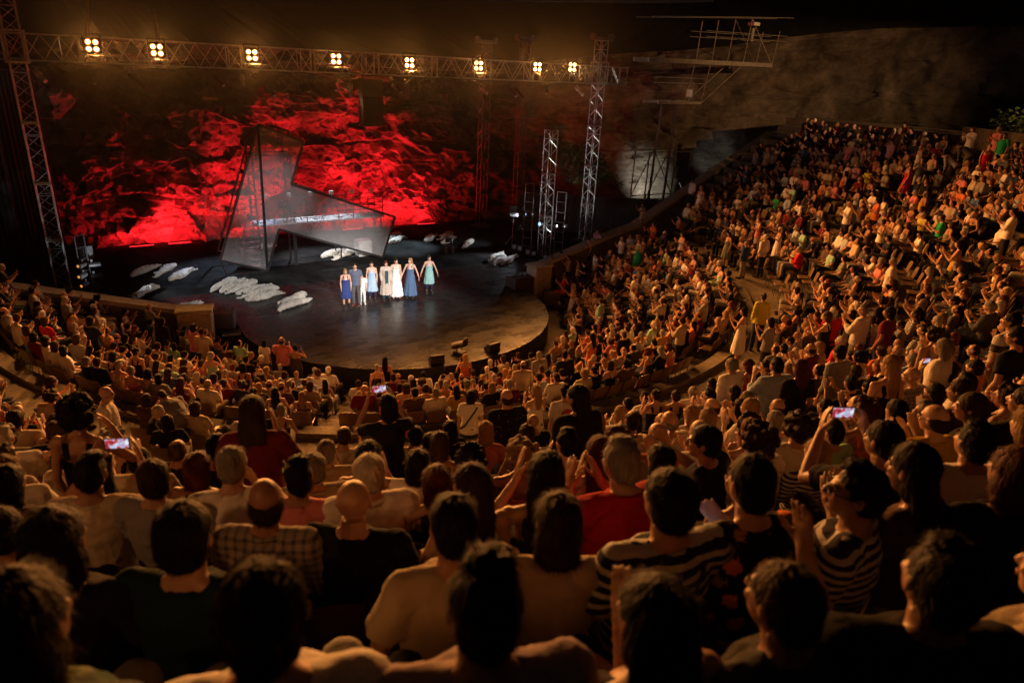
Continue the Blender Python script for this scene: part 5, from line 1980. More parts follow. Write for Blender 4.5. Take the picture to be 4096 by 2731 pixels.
# ------------------------------------------------------------------ the audience
HERO = """0 -141.16 0.93 sg grey t r - 0
0 -128.22 1.07 sw white t r - 0
0 -114.92 1.05 lk black v r S 0
0 -111.95 0.96 ra brown t r - 0
0 -100.39 1.08 mk stripesred t r - 0
0 -95.56 1.01 ly orange v c1 S 0
0 -88.76 1.09 sw black t r - 0
0 -84.44 1.07 mn beige t c1 - 0
0 -13.79 1.05 mk black t c1 S 0
0 -10.71 1.09 sn red t c1 S 0
1 -164.25 1.09 mk pink t r S 0
1 -160.28 1.09 sn beige t c1 S 0
1 -151.09 1.08 cn beige t c1 - 0
1 -135.85 0.95 mn white t r - 0
1 -133.15 1.00 bn lblue t r - 0
1 -128.76 1.07 sn white t c1 - 0
1 -109.25 1.02 lw white t r - 0
1 6.63 1.09 sy maroon d r S 60
2 -170.65 1.00 lk black t r S 0
2 -167.34 1.09 lk black f r S 0
2 -164.88 0.93 sn white t r - 0
2 -161.64 0.98 mk mint t r - 0
2 -153.78 0.98 mk black v c1 - 0
2 -149.93 1.03 sy grey t r - 0
2 -118.99 1.00 sn white t r - 0
2 -107.52 1.02 cn brown t r - 0
2 -3.48 0.93 sk black t c1 S 0
2 -0.48 0.93 mn white v r S 0
2 4.33 0.93 sk beige f c1 S 0
2 7.97 0.97 mn navy d r S 60
3 -157.58 1.09 sn grey t r - 0
3 -150.75 1.09 sk white t c1 - 0
3 -134.32 0.97 cn beige t c1 - 0
3 -116.99 1.01 ln beige t r - 0
3 -111.71 0.98 mk grey t r - 0
3 -104.64 1.02 mk navy t r - 0
3 -94.96 1.04 sn red t r - 0
3 -89.29 0.97 bn brown f r - 0
3 -87.02 1.03 sg grey f r S 0
3 -73.79 1.09 lk orange v c1 S 0
3 -16.27 0.94 un black d c1 S 0
3 -4.95 0.95 sk black t c1 S 0
3 -2.04 0.93 sk white t r S 0
4 -160.09 1.09 mk black t c1 - 0
4 -138.53 0.96 mn pink v c1 - 0
4 -114.49 1.01 mn dots t r - 0
4 -101.07 1.02 sg white t r - 0
4 -94.33 1.00 sk black t c1 - 0
4 -84.00 1.06 bn yellow t r - 0
4 -81.85 0.94 bn brown t r - 0
4 -70.38 0.96 sn black f r S 0
4 6.60 0.93 uk black d r S 0
5 -160.09 1.09 mk navy t c1 S 0
5 -131.42 1.01 mk black v r S 0
5 -8.45 1.09 mn green d c1 S 0
5 -1.41 0.93 sg white f c1 S 0
5 7.71 0.95 sk pinkpurple t r S 0
6 -165.03 1.09 mn red t r - 0
6 -155.68 1.09 mn grey t c1 - 0
6 -91.37 1.00 sk navy t c1 - 0
6 -86.43 1.02 sk black f r - 0
6 -83.36 0.98 sg greydark f r - 0
7 -163.39 1.09 sn white t c1 - 0
7 -158.52 1.09 mn mint v r - 0
7 -156.79 1.02 mk maroon t r - 0
7 -153.67 1.09 mk white t r - 0
7 -151.94 1.06 mn white t r - 0
7 -150.19 1.03 mk white t r - 0
7 -146.38 0.96 sg black f r - 0
7 -144.66 1.02 sn black f r - 0
7 -142.06 1.02 sg beige v c1 - 0
7 -139.91 1.01 sg pink v r - 0
7 -138.18 0.99 mk stripes v c1 - 0
7 -136.44 0.97 mk grey t r - 0
7 -134.18 0.93 la maroon v c1 - 0
7 -131.21 0.96 rg white t c1 - 0
7 -126.08 0.94 lk brown v r - 0
7 -123.97 0.94 lk navy v c1 - 0
7 -121.21 0.93 ly brown v r - 0
7 -112.58 0.93 sk red t r - 0
7 -110.19 1.00 sk brown t r - 0
7 -108.11 0.98 sg white t r - 0
7 -105.82 0.98 lk mustard t c1 - 0
7 -94.76 1.02 sn white t r - 0
7 -91.26 1.00 my beige t r - 0
7 -13.58 0.96 mk white v c1 S 0
7 -3.04 0.93 sn orangered t c1 S 0
8 -139.60 1.09 mn orange v c1 - 0
8 -130.84 1.09 mn brown t c1 - 0
8 -128.05 1.03 sn grey t r SL -60
8 -126.57 1.09 mn beige t r - 0
8 -121.84 1.08 sg black t r - 0
8 -120.36 1.09 sg navy v c1 - 0
8 -112.24 1.09 sw red f r - 0
8 -101.33 1.03 sa black v r - 0
8 -70.98 1.09 mk grey t c1 S 0
8 -65.95 0.93 uy black v c2 S -20
8 -27.33 1.09 sw white f r S 60
9 -135.59 1.01 cn beige t r - 0
9 -128.22 0.99 sw black t hf - 80
9 -106.92 1.00 mk white t r SB 0
9 -76.92 1.05 rn grey t r - 0
9 -75.23 0.98 mk pink t r - 0
9 -33.95 1.09 sg red f c1 - 0
9 -25.76 1.00 mw white d c1 S 0
10 -103.31 1.00 ly white v c1 S 0
10 -95.56 0.98 sk white t r - 0
10 -89.59 0.98 mk white v r - 0
10 -78.64 0.96 mw white t c1 - 0
10 -73.74 1.09 mn black v c2 S 0
10 -72.39 1.09 sw red t r S 40
10 -71.05 1.07 sg white t c1 - 0
10 -69.70 0.93 mk black t r - 0
10 -37.23 0.93 sg mint t r - 0
10 -30.15 0.93 bn black t r - 0
10 -27.79 1.09 mk mint t c1 - 0
10 -25.71 1.09 sg lblue f c1 - 0
10 0.21 1.08 sg white d r S 0
11 -123.52 0.99 mk black t r - 0
11 -98.63 1.00 sk white t r - 0
11 -96.55 1.02 un black v c1 - 0
11 -95.26 0.99 un black v r - 0
11 -93.97 1.00 sg white t r - 0
11 -80.80 1.09 my beige v c1 - 0
11 -78.31 1.09 sw red t r - 0
11 -74.14 1.09 sg white f c1 S 0
11 -54.62 1.09 sg whitered t r S 0
11 -45.23 0.93 sg white f c2 - 0
11 4.72 0.93 sk white f r S 0
12 -129.08 1.02 sw red t r - 0
12 -124.73 1.01 bn floralred f r S 70
12 -118.89 0.99 sw black t r - 0
12 -103.72 0.99 sk printred t r S 0
12 -93.74 1.03 sg white f r S 0
12 -92.50 0.99 ma red d c1 S 0
12 -77.26 1.09 mk maroon t r S 0
12 -72.73 0.93 sn grey f c1 - 0
12 -28.16 1.09 bn white f c1 S 0
12 -20.49 1.06 mk black v hf - 0
12 -11.77 0.93 sg green t c1 - 0
13 -109.63 1.00 mk black t r - 0
13 -86.09 1.05 ck white v c1 - 0
13 -78.77 1.09 sk stripes t r - 0
13 -54.22 1.06 mk mustard v c1 S 0
13 -51.87 0.93 sg black t c2 S 0
14 -107.84 1.00 rn dots f r S 0
14 -106.70 1.00 bk black t c1 - 0
14 -103.21 1.00 my white t c1 - 0
14 -97.17 0.97 sg white t c1 - 0
14 -96.04 1.02 sk lblue f c1 S 0
14 -92.27 1.03 sk grey f r S 0
14 -40.37 1.09 sn green t c1 - 0
14 -36.16 0.93 sg yellowstripe t c1 - 0
14 -25.19 1.09 mk white t c1 - 0
14 -19.47 0.93 mn black v c1 - 0
15 -113.40 1.00 rn beige t c1 - 0
15 -112.31 1.02 rn white t c1 - 0
15 -111.22 1.03 sk white t r - 0
15 -110.13 1.02 mk black t c1 - 0
15 -109.04 0.99 my pink t c1 - 0
15 -104.07 1.02 mk black t r - 0
15 -102.98 0.97 rg white t r - 0
15 -101.89 1.01 my white t r - 0
15 -100.80 1.01 rn white t c1 - 0
15 -97.34 1.01 la black t r S 0
15 -89.66 1.06 cn grey d hf S 0
15 -84.92 0.93 rn black t c1 - 0
15 -49.02 1.09 sk white f c1 S 0
15 -1.18 1.09 my beige t r S 0
16 -117.13 0.98 rn black t r - 0
16 -111.95 1.00 mk black t ph S 0
16 -110.90 1.00 mk navy v r - 0
16 -108.33 1.03 ln brown v r - 0
16 -107.28 1.01 rn black t r - 0
16 -106.23 1.03 sy white t c1 - 0
16 -105.18 1.03 rn white t c1 - 0
16 -104.13 1.04 rg white t r - 0
16 -101.15 1.02 my white t c1 - 0
16 -100.11 0.98 rn black t c1 - 0
16 -98.45 0.95 sk black t r - 0
16 -94.12 1.05 bn check f c1 - 0
16 -93.07 1.01 mg white t r S 0
16 -92.02 1.01 mn beige t ph - 0
16 -88.79 1.09 sk whiteprint t r S 0
16 -24.08 1.08 mn redbright d r S 50
16 -17.50 0.93 sn yellow t c1 - 0
16 1.78 0.93 mn black t r S 0
17 -117.03 0.98 sk beige t r - 0
17 -115.60 1.02 sk navy t c1 - 0
17 -114.58 0.96 cy green t c1 - 0
17 -113.24 0.98 sg beige f c1 - 0
17 -110.80 1.01 mn black v c1 - 0
17 -107.67 1.01 lk black f r S 0
17 -106.65 1.02 mg pink t r - 0
17 -102.11 0.95 sg white t c1 - 0
17 -99.75 1.03 bn check t r - 0
17 -98.73 1.01 ly black v r S 0
17 -93.30 1.05 sk black t r S 0
17 -23.02 0.93 mn greydark t c1 S -40
17 -17.72 0.93 sg white f c1 - 30
17 -0.71 0.94 mk black t c1 S 0
18 -116.94 1.00 ck black v hf S 0
18 -115.08 1.01 ma black v r - 0
18 -114.12 1.01 ln maroon f c1 S 0
18 -113.18 0.99 sg beige t r - 0
18 -112.25 1.01 mk white v c1 - 0
18 -111.32 0.99 mk white t r - 0
18 -110.39 0.99 ck brown t r - 0
18 -109.47 1.02 cy pink v r - 0
18 -108.53 1.02 sk greygreen t c1 - 0
18 -107.59 1.03 ca crochet t r - 0
18 -106.63 1.02 rg orange t c1 - 0
18 -105.66 1.01 rg white t c1 - 0
18 -104.55 0.99 ma brown v c1 - 0
18 -103.57 1.03 cn white t r - 0
18 -102.60 0.94 sk mint t r - 0
18 -101.62 1.03 ca orange v c1 - 0
18 -100.65 0.99 sk white t c1 - 0
18 -99.67 0.94 sg white t c1 - 0
18 -98.69 1.07 mn brown t c1 - 0
18 -29.10 0.93 sw white f c1 - 0
18 -25.32 1.09 sn grey f r SL 60
18 -19.95 0.93 my white d r S 0
18 -15.45 0.98 sk pinkpurple t r S 0
19 -117.76 0.99 mk black t c1 S 0
19 -116.81 1.02 mk brown t r - 0
19 -115.87 1.02 sk beige t ph - 0
19 -114.93 1.04 sn grey t r - 0
19 -113.99 1.03 sg white t hf G 0
19 -113.05 1.03 sk pink t r - 0
19 -112.10 1.04 sw white f r - 0
19 -111.16 0.97 ma black v r - 0
19 -108.66 1.03 la orange v c1 - 0
19 -107.72 1.00 mk navy v r - 0
19 -106.77 1.05 sk navy t c2 - -25
19 -105.82 1.01 cn white t c1 - 0
19 -104.85 0.94 my stripes t r - 0
19 -102.14 1.01 rn mustard t c1 G 0
19 -101.19 1.05 mn black t c1 - 0
19 -100.24 1.09 sk black f r - 0
19 -26.97 0.93 uy redbright d r S -60
19 -24.63 1.07 sn greydark f r SL 60
20 -115.65 0.93 sk black t r - 0
20 -113.05 1.03 rn check f r - 0
20 -112.14 1.01 bn black t r - 0
20 -110.92 1.05 ln brown v r - 0
20 -110.01 1.04 lk black v c2 - 0
20 -109.02 1.06 sg red f c1 - 0
20 -107.58 0.96 lk beige v r - 0
20 -105.40 1.05 sk black t ph - 0
20 -26.22 0.96 sk green t r S -30
20 -25.30 1.09 sg pink t c1 S 0
20 -14.08 1.09 sk black t c1 - 0
20 -12.90 0.96 sk maroon t c1 S 0
21 -114.07 1.06 mk black t r - 0
21 -113.19 1.06 sk teal t r - 0
21 -111.29 1.05 sk beige t r - 0
21 -110.41 1.03 mn beige t r - 0
21 -109.52 1.08 sk stripesnavy t r B 0
21 -108.64 1.07 sk floraldark t rp - 0
21 -107.75 1.04 sk stripes t r G -20
21 -106.87 1.05 lk brown t c1 - -30
21 -105.98 1.05 ma black t r - 0
21 -105.09 0.97 ma black v r - 0
22 -113.25 1.07 mn greenfloral t r - 0
22 -112.27 1.07 un white t r - 0
22 -111.28 1.04 sk mauve t r - 0
22 -110.42 0.97 lk black v r - 0
22 -109.56 0.93 sn greydark t c3 - 0
22 -108.70 0.98 sk black f r - 0
22 -107.84 0.94 mk beige f r - 0
23 -69.85 1.09 mk white d c1 S 0
23 -62.65 1.09 un yellow f r S 60
23 -28.40 0.93 sg blue f r S 50
23 -21.26 0.93 mk greygreen d r S 0
23 6.04 0.93 sn beige t ph S 30
24 -150.78 0.93 mk white t r SB 0
24 -144.22 1.09 rn pink t c1 S 0
24 -139.99 0.99 sk brown v c2 S 0"""
VAC = "7 -116.65;7 -114.6;6 -107.57;7 -106.11;7 -110.05;7 -130.29;7 -127.95;5 -132.93;7 -143.36;7 -141.3;2 -132.25;4 -138.25;8 -32.95;8 -36.51;8 -39.77;10 -23.33;10 -32.54;12 -45.82;12 -48.32;12 -50.64;12 -53.89;12 -56.44;12 -58.8;15 -50.77;15 -52.47;15 -53.87;10 -52.06;10 -55.16;11 -76.28;9 -39.52;16 -22.65;16 -24.17;13 -18.55;13 -21.33;14 -23.85;10 -23.27;12 -31.33;15 -17.0;11 -13.63;10 -11.72;16 -3.51;16 -4.39;16 -29.46;16 -28.48"
ORD = ['first', 'second', 'third', 'fourth', 'fifth', 'sixth', 'seventh', 'eighth', 'ninth', 'tenth', 'eleventh', 'twelfth', 'thirteenth', 'fourteenth', 'fifteenth', 'sixteenth']


def rowname(k):
    if k == 23:
        return 'on the walkway'
    if k == 24:
        return 'standing before the front row'
    if k < 8:
        return 'front row' if k == 0 else ('last row below the walkway' if k == 7 else ORD[k] + ' row from the stage')
    return ORD[k - 8] + ' row above the walkway'


seats = {}
for ln in HERO.splitlines():
    k, az, e_, st, top, g, pose, fl, T_ = ln.split()
    k = int(k)
    seats.setdefault(k, []).append(dict(k=k, az=float(az), e=float(e_), st=st, top=top, g=g, pose=pose, fl=fl, T=int(T_), hero=True, vac=False))
for t in VAC.split(';'):
    k, az = t.split()
    k = int(k)
    az = float(az)
    w_ = math.degrees(.5 / ROWS[k][1])
    if all(abs(s['az'] - az) > w_ * .75 for s in seats.get(k, [])):
        seats.setdefault(k, []).append(dict(k=k, az=az, vac=True, hero=True, e=1, fl='-', T=0))
TOPS = ['white'] * 12 + ['black'] * 24 + ['beige'] * 8 + ['grey'] * 6 + ['greydark'] * 7 + ['navy'] * 9 + ['blue'] * 2 + ['lblue'] * 4 + ['maroon'] * 1 + ['maroon'] * 3 + ['pink'] * 3 + ['orange'] * 3 + ['mustard'] * 2 + ['mint', 'teal', 'greygreen'] + ['brown'] * 7 + ['stripes'] * 3 + ['check'] * 2 + ['dots', 'floralred', 'orangered', 'pinkpurple']
rs = random.Random(99)


def rand_attr(s):
    female = rs.random() < .55
    if female:
        hs = rs.choice('mmmmlllcusm')
        hc = rs.choice('kkknnnnaayyggw')
        g = rs.choice('ttvvvvfd')
    else:
        hs = rs.choice('sssssssrrrbc')
        hc = rs.choice('kkkknnnnggw')
        g = rs.choice('ttttff')
    s.update(st=hs + hc, top=rs.choice(TOPS), g=g, pose=rs.choice(['c1'] * 11 + ['c2'] * 1 + ['r'] * 13 + ['hf'] * 2 + ['rp']), sex='f' if female else 'm', e=rs.uniform(.95, 1.05), T=0)


walk_line = []
for i in range(150):
    a = R(-178 + i)
    walk_line.append(px((14.75 * math.cos(a), 14.75 * math.sin(a), 1.8)))


def hides_walk(x, y, z):
    u, v, dd = px((x, y, z + 1.36))
    return any(abs(u - p[0]) < 30 and p[2] > dd and v < p[1] for p in walk_line if -50 < p[0] < 4150 and p[2] > 0)


for k in range(23):
    tier, r, z = ROWS[k]
    a_hi = -4.5 if k < 3 else (0.5 if k < 8 else 1.2)
    a_lo = -181 if k < 4 else -185
    step = math.degrees(.505 / r)
    az = a_lo
    hs = seats.setdefault(k, [])
    fixed = sorted(s['az'] for s in hs)
    while az < a_hi:
        a_ = az + rs.uniform(-.05, .05) * step
        az += step
        if any(abs(a_ - f) < step * (1.02 if k >= 18 else .78) for f in fixed):
            continue
        if any(k0 <= k <= k1 and abs(a_ - A_) * PI / 180 * r < .62 for (A_, k0, k1) in AISLES):
            continue
        if k == 8 and rs.random() < .5:
            continue
        if r > 25.2 and a_ > -62:
            continue
        x, y = r * math.cos(R(a_)), r * math.sin(R(a_))
        u, v, dd = px((x, y, z + 1.0))
        if dd < .5 or not (-620 < u < 4720 and -200 < v < 3050):
            continue
        if k >= 8 and hides_walk(x, y, z):
            continue
        vac = rs.random() < (.02 if dd < 9 else (.09 if k < 8 else .10))
        if -60 < a_ < -14 and k in (9, 10, 12, 14, 15) and rs.random() < .16:
            vac = True
        if k == 7 and rs.random() < (.5 if -146 < a_ < -100 else .2):
            vac = True
        s = dict(k=k, az=a_, vac=vac, hero=False, fl='-', T=0, e=1.0)
        if not vac:
            rand_attr(s)
            if rs.random() < .06 and dd > 10:
                s['fl'] = 'S'
        hs.append(s)
everyone, chairs = [], []
for k, hs in seats.items():
    tier, r, z = ROWS[k]
    hs.sort(key=lambda s: s['az'])
    for i, s in enumerate(hs):
        a = R(s['az'])
        s['pos'] = (r * math.cos(a), r * math.sin(a), z)
        s['u'], s['v'], s['d'] = px((s['pos'][0], s['pos'][1], z + 1.0))
        L_ = next((q for q in hs[i + 1:] if not q['vac']), None)     # clockwise from above is leftwards as they face the stage
        P_ = next((q for q in reversed(hs[:i]) if not q['vac']), None)
        s['nb'] = (P_, L_)
        if not s['vac']:
            if 'sex' not in s:
                s['sex'] = 'f' if (s['g'] in 'vd' or s['st'][0] in 'lmu') else 'm'
            everyone.append(s)
        if k < 23:
            chairs.append(s)
infr = [s for s in everyone if -60 < s['u'] < 4156 and s['v'] < 2900]
infr.sort(key=lambda s: s['d'])
FAR_SPECIAL = [s for s in everyone if s['hero'] and ('S' in s['fl']) and s['top'] in ('yellow', 'redbright', 'green', 'pinkpurple', 'red', 'pink', 'maroon', 'blue') and s['d'] > 9]
indiv = [s for s in FAR_SPECIAL]
for s in infr:
    if len(indiv) >= 291:
        break
    if s not in indiv:
        indiv.append(s)
ind_ids = set(id(s) for s in indiv)


def hairname(s):
    a, b = s['st']
    if a == 'b':
        return 'bald person'
    if a == 'r':
        return 'balding ' + HN[b] + '-haired person'
    return 'person with ' + SN[a] + ' ' + HN[b] + ' hair'


def topname(s):
    return CN.get(s['top'], s['top']) + ' ' + GN[s['g']]


PN = dict(c1='clapping', c2='clapping with raised hands', c3='with both hands raised open', r='', ph='filming with a raised phone', hf='with a hand at the chin', rp='looking down at a phone')
for s in indiv:
    b = hairname(s) + ' in ' + topname(s)
    P_, L_ = s['nb']
    rn = rowname(s['k'])
    sitting = 'standing' if 'S' in s['fl'] else ('leaning over' if 'L' in s['fl'] else 'seated')
    c = []
    if P_ and L_:
        c.append(b + ', between ' + topname(P_) + ' and ' + topname(L_))
        c.append(b + ', ' + sitting + ' right of ' + topname(P_) + ' in ' + rn)
    if P_:
        c.append(b + ' beside ' + topname(P_) + ', ' + rn)
    if L_:
        c.append(b + ' left of ' + topname(L_) + ', ' + rn)
    c.append(b + ', ' + sitting + ', ' + rn)
    c = [q for q in c if len(q.split()) <= 16] or [b + ', ' + rn]
    pn = PN[s['pose']]
    if pn:
        c = [x for q in c[:1] for x in ([b + ' ' + pn + ', ' + rn] if len((b + pn + rn).split()) <= 15 else [])] * 0 + c + [b + ' ' + pn + ', ' + rn]
    c.append(b + ', ' + ORD[min(15, sum(1 for q in seats[s['k']] if not q['vac'] and q['az'] < s['az'] and 0 < q['u'] < 4096))] + ' from left in ' + rn)
    s['label'] = uniq(c)

M_SCREEN = glow('phone_screen', (0.62, 0.74, 1.0), .9)


def _screen(nt, b):
    n = noise_tex(nt, 26, 3)
    c = ramp(nt, n, [(0.36, (.02, .02, .04)), (0.46, (.75, .05, .05)), (0.54, (.5, .6, .9)), (0.66, (1, 1, 1))])
    nt.links.new(c, b.inputs['Emission Color'])
    b.inputs['Emission Strength'].default_value = .8
    b.inputs['Base Color'].default_value = (.02, .02, .02, 1)


M_FILM = mat('filming_screen', _screen)


def phone(s, rz, scale):
    fn = stance_xf('S' if 'S' in s['fl'] else 'sit', s['pose'])
    p = fn(Vector((0, .44, 1.19)) if s['pose'] == 'ph' else Vector((-.02, .36, .86))) * scale
    w_ = Matrix.Rotation(rz, 3, 'Z') @ p + Vector(s['pos'])
    e = thing('mobile_phone', 'lit phone held by ' + ' '.join(s['label'].split(',')[0].split()[:11]), 'phone', w_, rz)
    mb = MB()
    flat_ = s['pose'] == 'rp'
    mb.box((0, 0, 0), (.15, .009, .074))
    o = mb.build('case', M_BLACK, e)
    mb2 = MB()
    mb2.box((0, -.0055, 0), (.138, .002, .066))
    q = mb2.build('screen', M_SCREEN if flat_ else M_FILM, e)
    if flat_:
        for x in (o, q):
            x.rotation_euler = (R(-60), R(90), 0)


GRP = 'audience clapping on the stone tiers'
SITZ = 0
allS = []
for i, s in enumerate(everyone):
    r_ = random.Random(i * 31 + 5)
    x, y, z = s['pos']
    tx, ty = 0.2, 2.5
    rz = math.atan2(ty - y, tx - x) - PI / 2 + R(r_.uniform(-16, 16)) - R(s['T'])
    stance = 'L' if 'L' in s['fl'] else ('S' if 'S' in s['fl'] else 'sit')
    yaw = r_.choice((0, 0, -20, 20)) if not s['hero'] else r_.choice((0, 0, 20))
    wide = r_.uniform(.93, 1.10) * (1.03 if s['sex'] == 'm' else 1.0)
    s.update(rz=rz, stance=stance, yaw=yaw, wide=wide)
    bt = None
    if s['g'] in 'tvf' and stance == 'S' and r_.random() < .2:
        bt = 's'
    if id(s) in ind_ids:
        lod = 0 if s['d'] < 5.2 else 1
        person((x, y, z), rz, s['st'], s['top'], s['g'], s['pose'], stance, s['sex'], lod, s['label'], GRP, yaw, s['e'], r_, bt, None, 'G' in s['fl'], 'B' in s['fl'], var=i % 3, wide=wide)
        if s['pose'] in ('ph', 'rp'):
            phone(s, rz, s['e'])
    else:
        allS.append((i, s, bt))

# the rest of the crowd, farther off, as one mass
VV, FF, CCs = [], [], []
off = 0
LOD2 = {}


def arr(me):
    k = me.name
    if k not in LOD2:
        me.calc_loop_triangles()
        t = np.empty(len(me.loop_triangles) * 3, dtype=np.int32)
        me.loop_triangles.foreach_get('vertices', t)
        LOD2[k] = (coords(me), t.reshape(-1, 3))
    return LOD2[k]


def put(me, M, col):
    global off
    P, T_ = arr(me)
    VV.append(P @ M[:3, :3].T + M[:3, 3])
    FF.append(T_ + off)
    CCs.append(np.tile(np.array(col + (1.0,)), (len(P), 1)))
    off += len(P)


CEN = {'stripes': (.30, .29, .28), 'check': (.2, .18, .16), 'floralred': (.45, .36, .3), 'stripesnavy': (.25, .25, .28)}
for i, s, bt in allS:
    r_ = random.Random(i * 17 + 3)
    st, pose, stance, sex, g = s['st'], s['pose'], s['stance'], s['sex'], s['g']
    yaw = s['yaw']
    sc_ = s['e']
    M = np.array(Matrix.Translation(s['pos']) @ Matrix.Rotation(s['rz'], 4, 'Z') @ Matrix.Diagonal((sc_ * s['wide'], sc_ * s['wide'], sc_, 1)))
    lg = bt == 's' or g == 'd'
    sk = jit(r_.choice(SKINS), .15, r_)
    put(body_mesh(stance, pose, sex, yaw, 2, lg), M, sk)
    put(top_mesh(stance, pose, sex, g, 2), M, jit(CEN.get(s['top'], CC[s['top']]), .15, r_))
    if g != 'd':
        put(bottom_mesh(stance, sex, 's' if bt == 's' else 'p', 2), M, jit(r_.choice(BC), .2, r_))
    put(shoe_mesh(stance, 2), M, (.03, .025, .02))
    if st[0] != 'b':
        fn = stance_xf(stance, pose)
        o0 = fn(HEAD_C)
        Mh = Matrix([list(fn(HEAD_C + Vector(e_)) - o0) for e_ in ((1, 0, 0), (0, 1, 0), (0, 0, 1))]).transposed() @ Matrix.Rotation(R(yaw), 3, 'Z')
        put(hair_mesh(st[0], i % 3, 2), M @ np.array(Matrix.Translation(o0) @ (Mh * .95).to_4x4()), jit(HC[st[1]], .25, r_))
V_ = np.concatenate(VV)
F_ = np.concatenate(FF)
C_ = np.concatenate(CCs)
me = bpy.data.meshes.new('crowd')
me.vertices.add(len(V_))
me.vertices.foreach_set('co', V_.ravel())
me.loops.add(len(F_) * 3)
me.loops.foreach_set('vertex_index', F_.ravel())
me.polygons.add(len(F_))
me.polygons.foreach_set('loop_start', np.arange(0, len(F_) * 3, 3, dtype=np.int32))
me.polygons.foreach_set('use_smooth', np.ones(len(F_), dtype=bool))
me.update(calc_edges=True)
at = me.attributes.new('col', 'FLOAT_COLOR', 'POINT')
at.data.foreach_set('color', C_.ravel())
tag(link('crowd', me, M_CROWD), kind='stuff', group='audience clapping on the stone tiers')

# ------------------------------------------------------------------ chairs
def chair_parts():
    P = {}
    mb = MB()
    nx, ny = 8, 6
    for sgn in (0,):
        vs = []
        for j in range(ny + 1):
            for i in range(nx + 1):
                x = -.22 + .44 * i / nx
                y = -.2 + .42 * j / ny
                vs.append((x, y, .44 + .02 * (abs(x) / .22) ** 2 - .012 * math.sin(PI * j / ny) - .02 * max(0, j / ny - .8) * 5))
        mb.add(vs, [(j * (nx + 1) + i, j * (nx + 1) + i + 1, (j + 1) * (nx + 1) + i + 1, (j + 1) * (nx + 1) + i) for j in range(ny) for i in range(nx)])
    P['seat'] = mb.mesh('chair_seat', True)
    mb = MB()
    vs = []
    for j in range(ny + 1):
        t = j / ny
        hw = .22 - .05 * max(0, t - .75) * 4 * .6
        for i in range(nx + 1):
            x = -hw + 2 * hw * i / nx
            vs.append((x, -.2 - .10 * t + .03 * (abs(x) / .22) ** 2, .45 + .40 * t - (.03 * (abs(x) / hw) ** 4 if j == ny else 0)))
    mb.add(vs, [(j * (nx + 1) + i, (j + 1) * (nx + 1) + i, (j + 1) * (nx + 1) + i + 1, j * (nx + 1) + i + 1) for j in range(ny) for i in range(nx)])
    P['backrest'] = mb.mesh('chair_backrest', True)
    for s in (-1, 1):
        mb = MB()
        mb.tube([(s * .2, .2, 0), (s * .19, .17, .42), (s * .19, -.18, .42), (s * .2, -.24, 0)], [.012] * 4, 6)
        P['leg%d' % s] = mb.mesh('chair_leg_frame')
    return P


CP = chair_parts()
for kx in ('seat', 'backrest'):
    CP[kx].materials.append(M_CHAIR)
for kx in ('leg-1', 'leg1'):
    CP[kx].materials.append(M_DARKMETAL)
proto = thing('audience_chair', 'x', 'chair')
for nm, kx in (('seat', 'seat'), ('backrest', 'backrest'), ('leg', 'leg-1'), ('leg', 'leg1')):
    c = link(nm, CP[kx], None, proto)
    if kx in ('seat', 'backrest'):
        so = c.modifiers.new('s', 'SOLIDIFY')
        so.thickness = .012
vis = [s for s in chairs if -40 < s['u'] < 4136 and s['v'] < 2800]
emp = [s for s in vis if s['vac'] and s['d'] > 2.5]
emp.sort(key=lambda s: s['d'])
occ = [s for s in vis if not s['vac'] and s['k'] == 7 and id(s) in ind_ids and 'S' not in s['fl']]
single = emp[:190] + occ[:50]
sid = set(id(s) for s in single)
first = True
for s in single:
    x, y, z = s['pos']
    rz = math.atan2(2.5 - y, .2 - x) - PI / 2
    P_, L_ = s['nb']
    rn = rowname(s['k'])
    if s['vac']:
        c = []
        if P_ and L_:
            c.append('empty brown chair between ' + topname(P_) + ' and ' + topname(L_) + ', ' + rn)
            c.append('empty brown chair right of ' + hairname(P_).replace('person with ', '') + ' in ' + topname(P_) + ', ' + rn)
        if P_:
            c.append('empty brown plastic chair beside ' + topname(P_) + ', ' + rn)
        if L_:
            c.append('empty brown plastic chair left of ' + topname(L_) + ', ' + rn)
        c.append('empty brown plastic chair, ' + ORD[min(15, sum(1 for q in seats[s['k']] if q['vac'] and q['az'] < s['az']))] + ' empty one from left, ' + rn)
        c = [q for q in c if len(q.split()) <= 16]
        lb = uniq(c)
    else:
        lb = uniq(['brown chair under ' + ' '.join(s['label'].split(',')[0].split()[:9]) + ', ' + rn, 'brown chair below ' + ' '.join(s['label'].split()[:12])])
    if first:
        proto.location = (x, y, z)
        proto.rotation_euler = (0, 0, rz)
        tag(proto, lb, 'chair', 'brown chairs on the tiers')
        first = False
    else:
        dup(proto, (x, y, z), rz, lb, 'brown chairs on the tiers')
VV, FF, off = [], [], 0
tri = {}
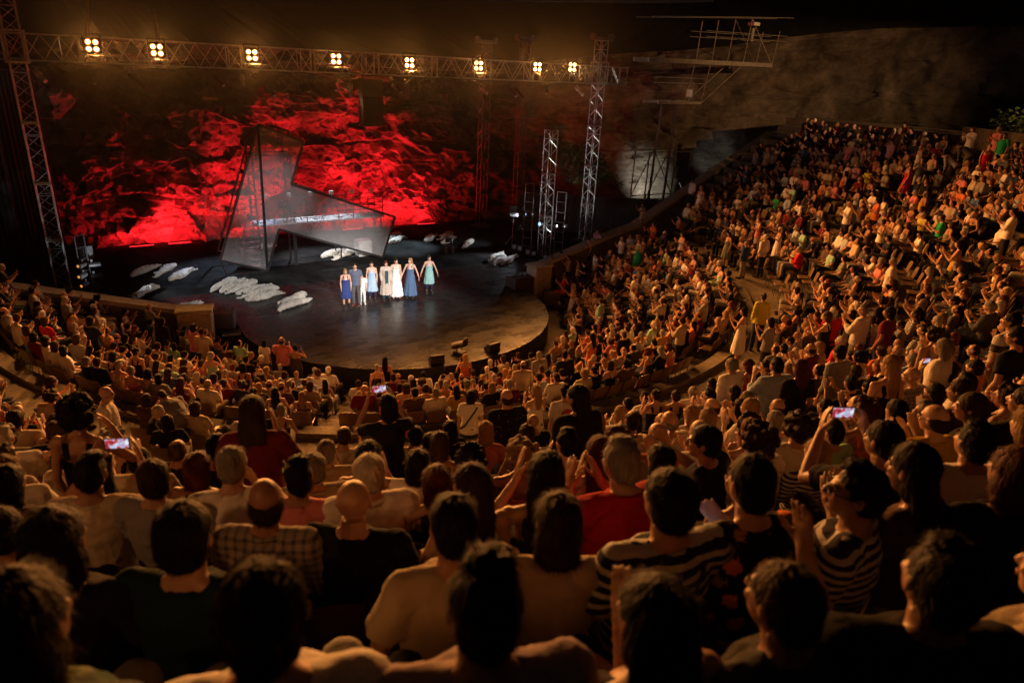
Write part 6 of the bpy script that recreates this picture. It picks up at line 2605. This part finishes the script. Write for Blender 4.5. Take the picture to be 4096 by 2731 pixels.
for nm in ('seat', 'backrest', 'leg-1', 'leg1'):
    m_e = CP[nm]
    m_e.calc_loop_triangles()
    t = np.empty(len(m_e.loop_triangles) * 3, dtype=np.int32)
    m_e.loop_triangles.foreach_get('vertices', t)
    tri[nm] = (coords(m_e), t.reshape(-1, 3), 0 if nm in ('seat', 'backrest') else 1)
MI = []
for s in chairs:
    if id(s) in sid or s['k'] >= 23:
        continue
    x, y, z = s['pos']
    rz = math.atan2(2.5 - y, .2 - x) - PI / 2
    M = np.array(Matrix.Translation((x, y, z)) @ Matrix.Rotation(rz, 4, 'Z'))
    for nm, (P, t, mi) in tri.items():
        VV.append(P @ M[:3, :3].T + M[:3, 3])
        FF.append(t + off)
        MI.append(np.full(len(t), mi, dtype=np.int32))
        off += len(P)
V_, F_ = np.concatenate(VV), np.concatenate(FF)
me = bpy.data.meshes.new('chairs')
me.vertices.add(len(V_))
me.vertices.foreach_set('co', V_.ravel())
me.loops.add(len(F_) * 3)
me.loops.foreach_set('vertex_index', F_.ravel())
me.polygons.add(len(F_))
me.polygons.foreach_set('loop_start', np.arange(0, len(F_) * 3, 3, dtype=np.int32))
me.polygons.foreach_set('use_smooth', np.ones(len(F_), dtype=bool))
me.materials.append(M_CHAIR)
me.materials.append(M_DARKMETAL)
me.polygons.foreach_set('material_index', np.concatenate(MI))
me.update(calc_edges=True)
tag(link('seating', me), kind='stuff', group='brown chairs on the tiers')
bpy.data.scenes.remove(tmp)
print('PEOPLE', len(everyone), 'individual', len(indiv), 'crowd', len(allS), 'chairs', len(chairs), len(single), 'cache', len(CACHE))

# ------------------------------------------------------------------ haze volume added for the glow round the lamps
mb = MB()
mb.box((0, 0, 14.2), (290, 290, 32.0))
hz = mb.build('haze', None)
hm = bpy.data.materials.new('haze')
hm.use_nodes = True
nt = hm.node_tree
nt.nodes.remove(nt.nodes['Principled BSDF'])
pv = nt.nodes.new('ShaderNodeVolumePrincipled')
pv.inputs['Density'].default_value = 0.00005
pv.inputs['Anisotropy'].default_value = 0.945
pv.inputs['Color'].default_value = (.9, .88, .85, 1)
nt.links.new(pv.outputs[0], nt.nodes['Material Output'].inputs['Volume'])
hz.data.materials.append(hm)
tag(hz, kind='stuff')
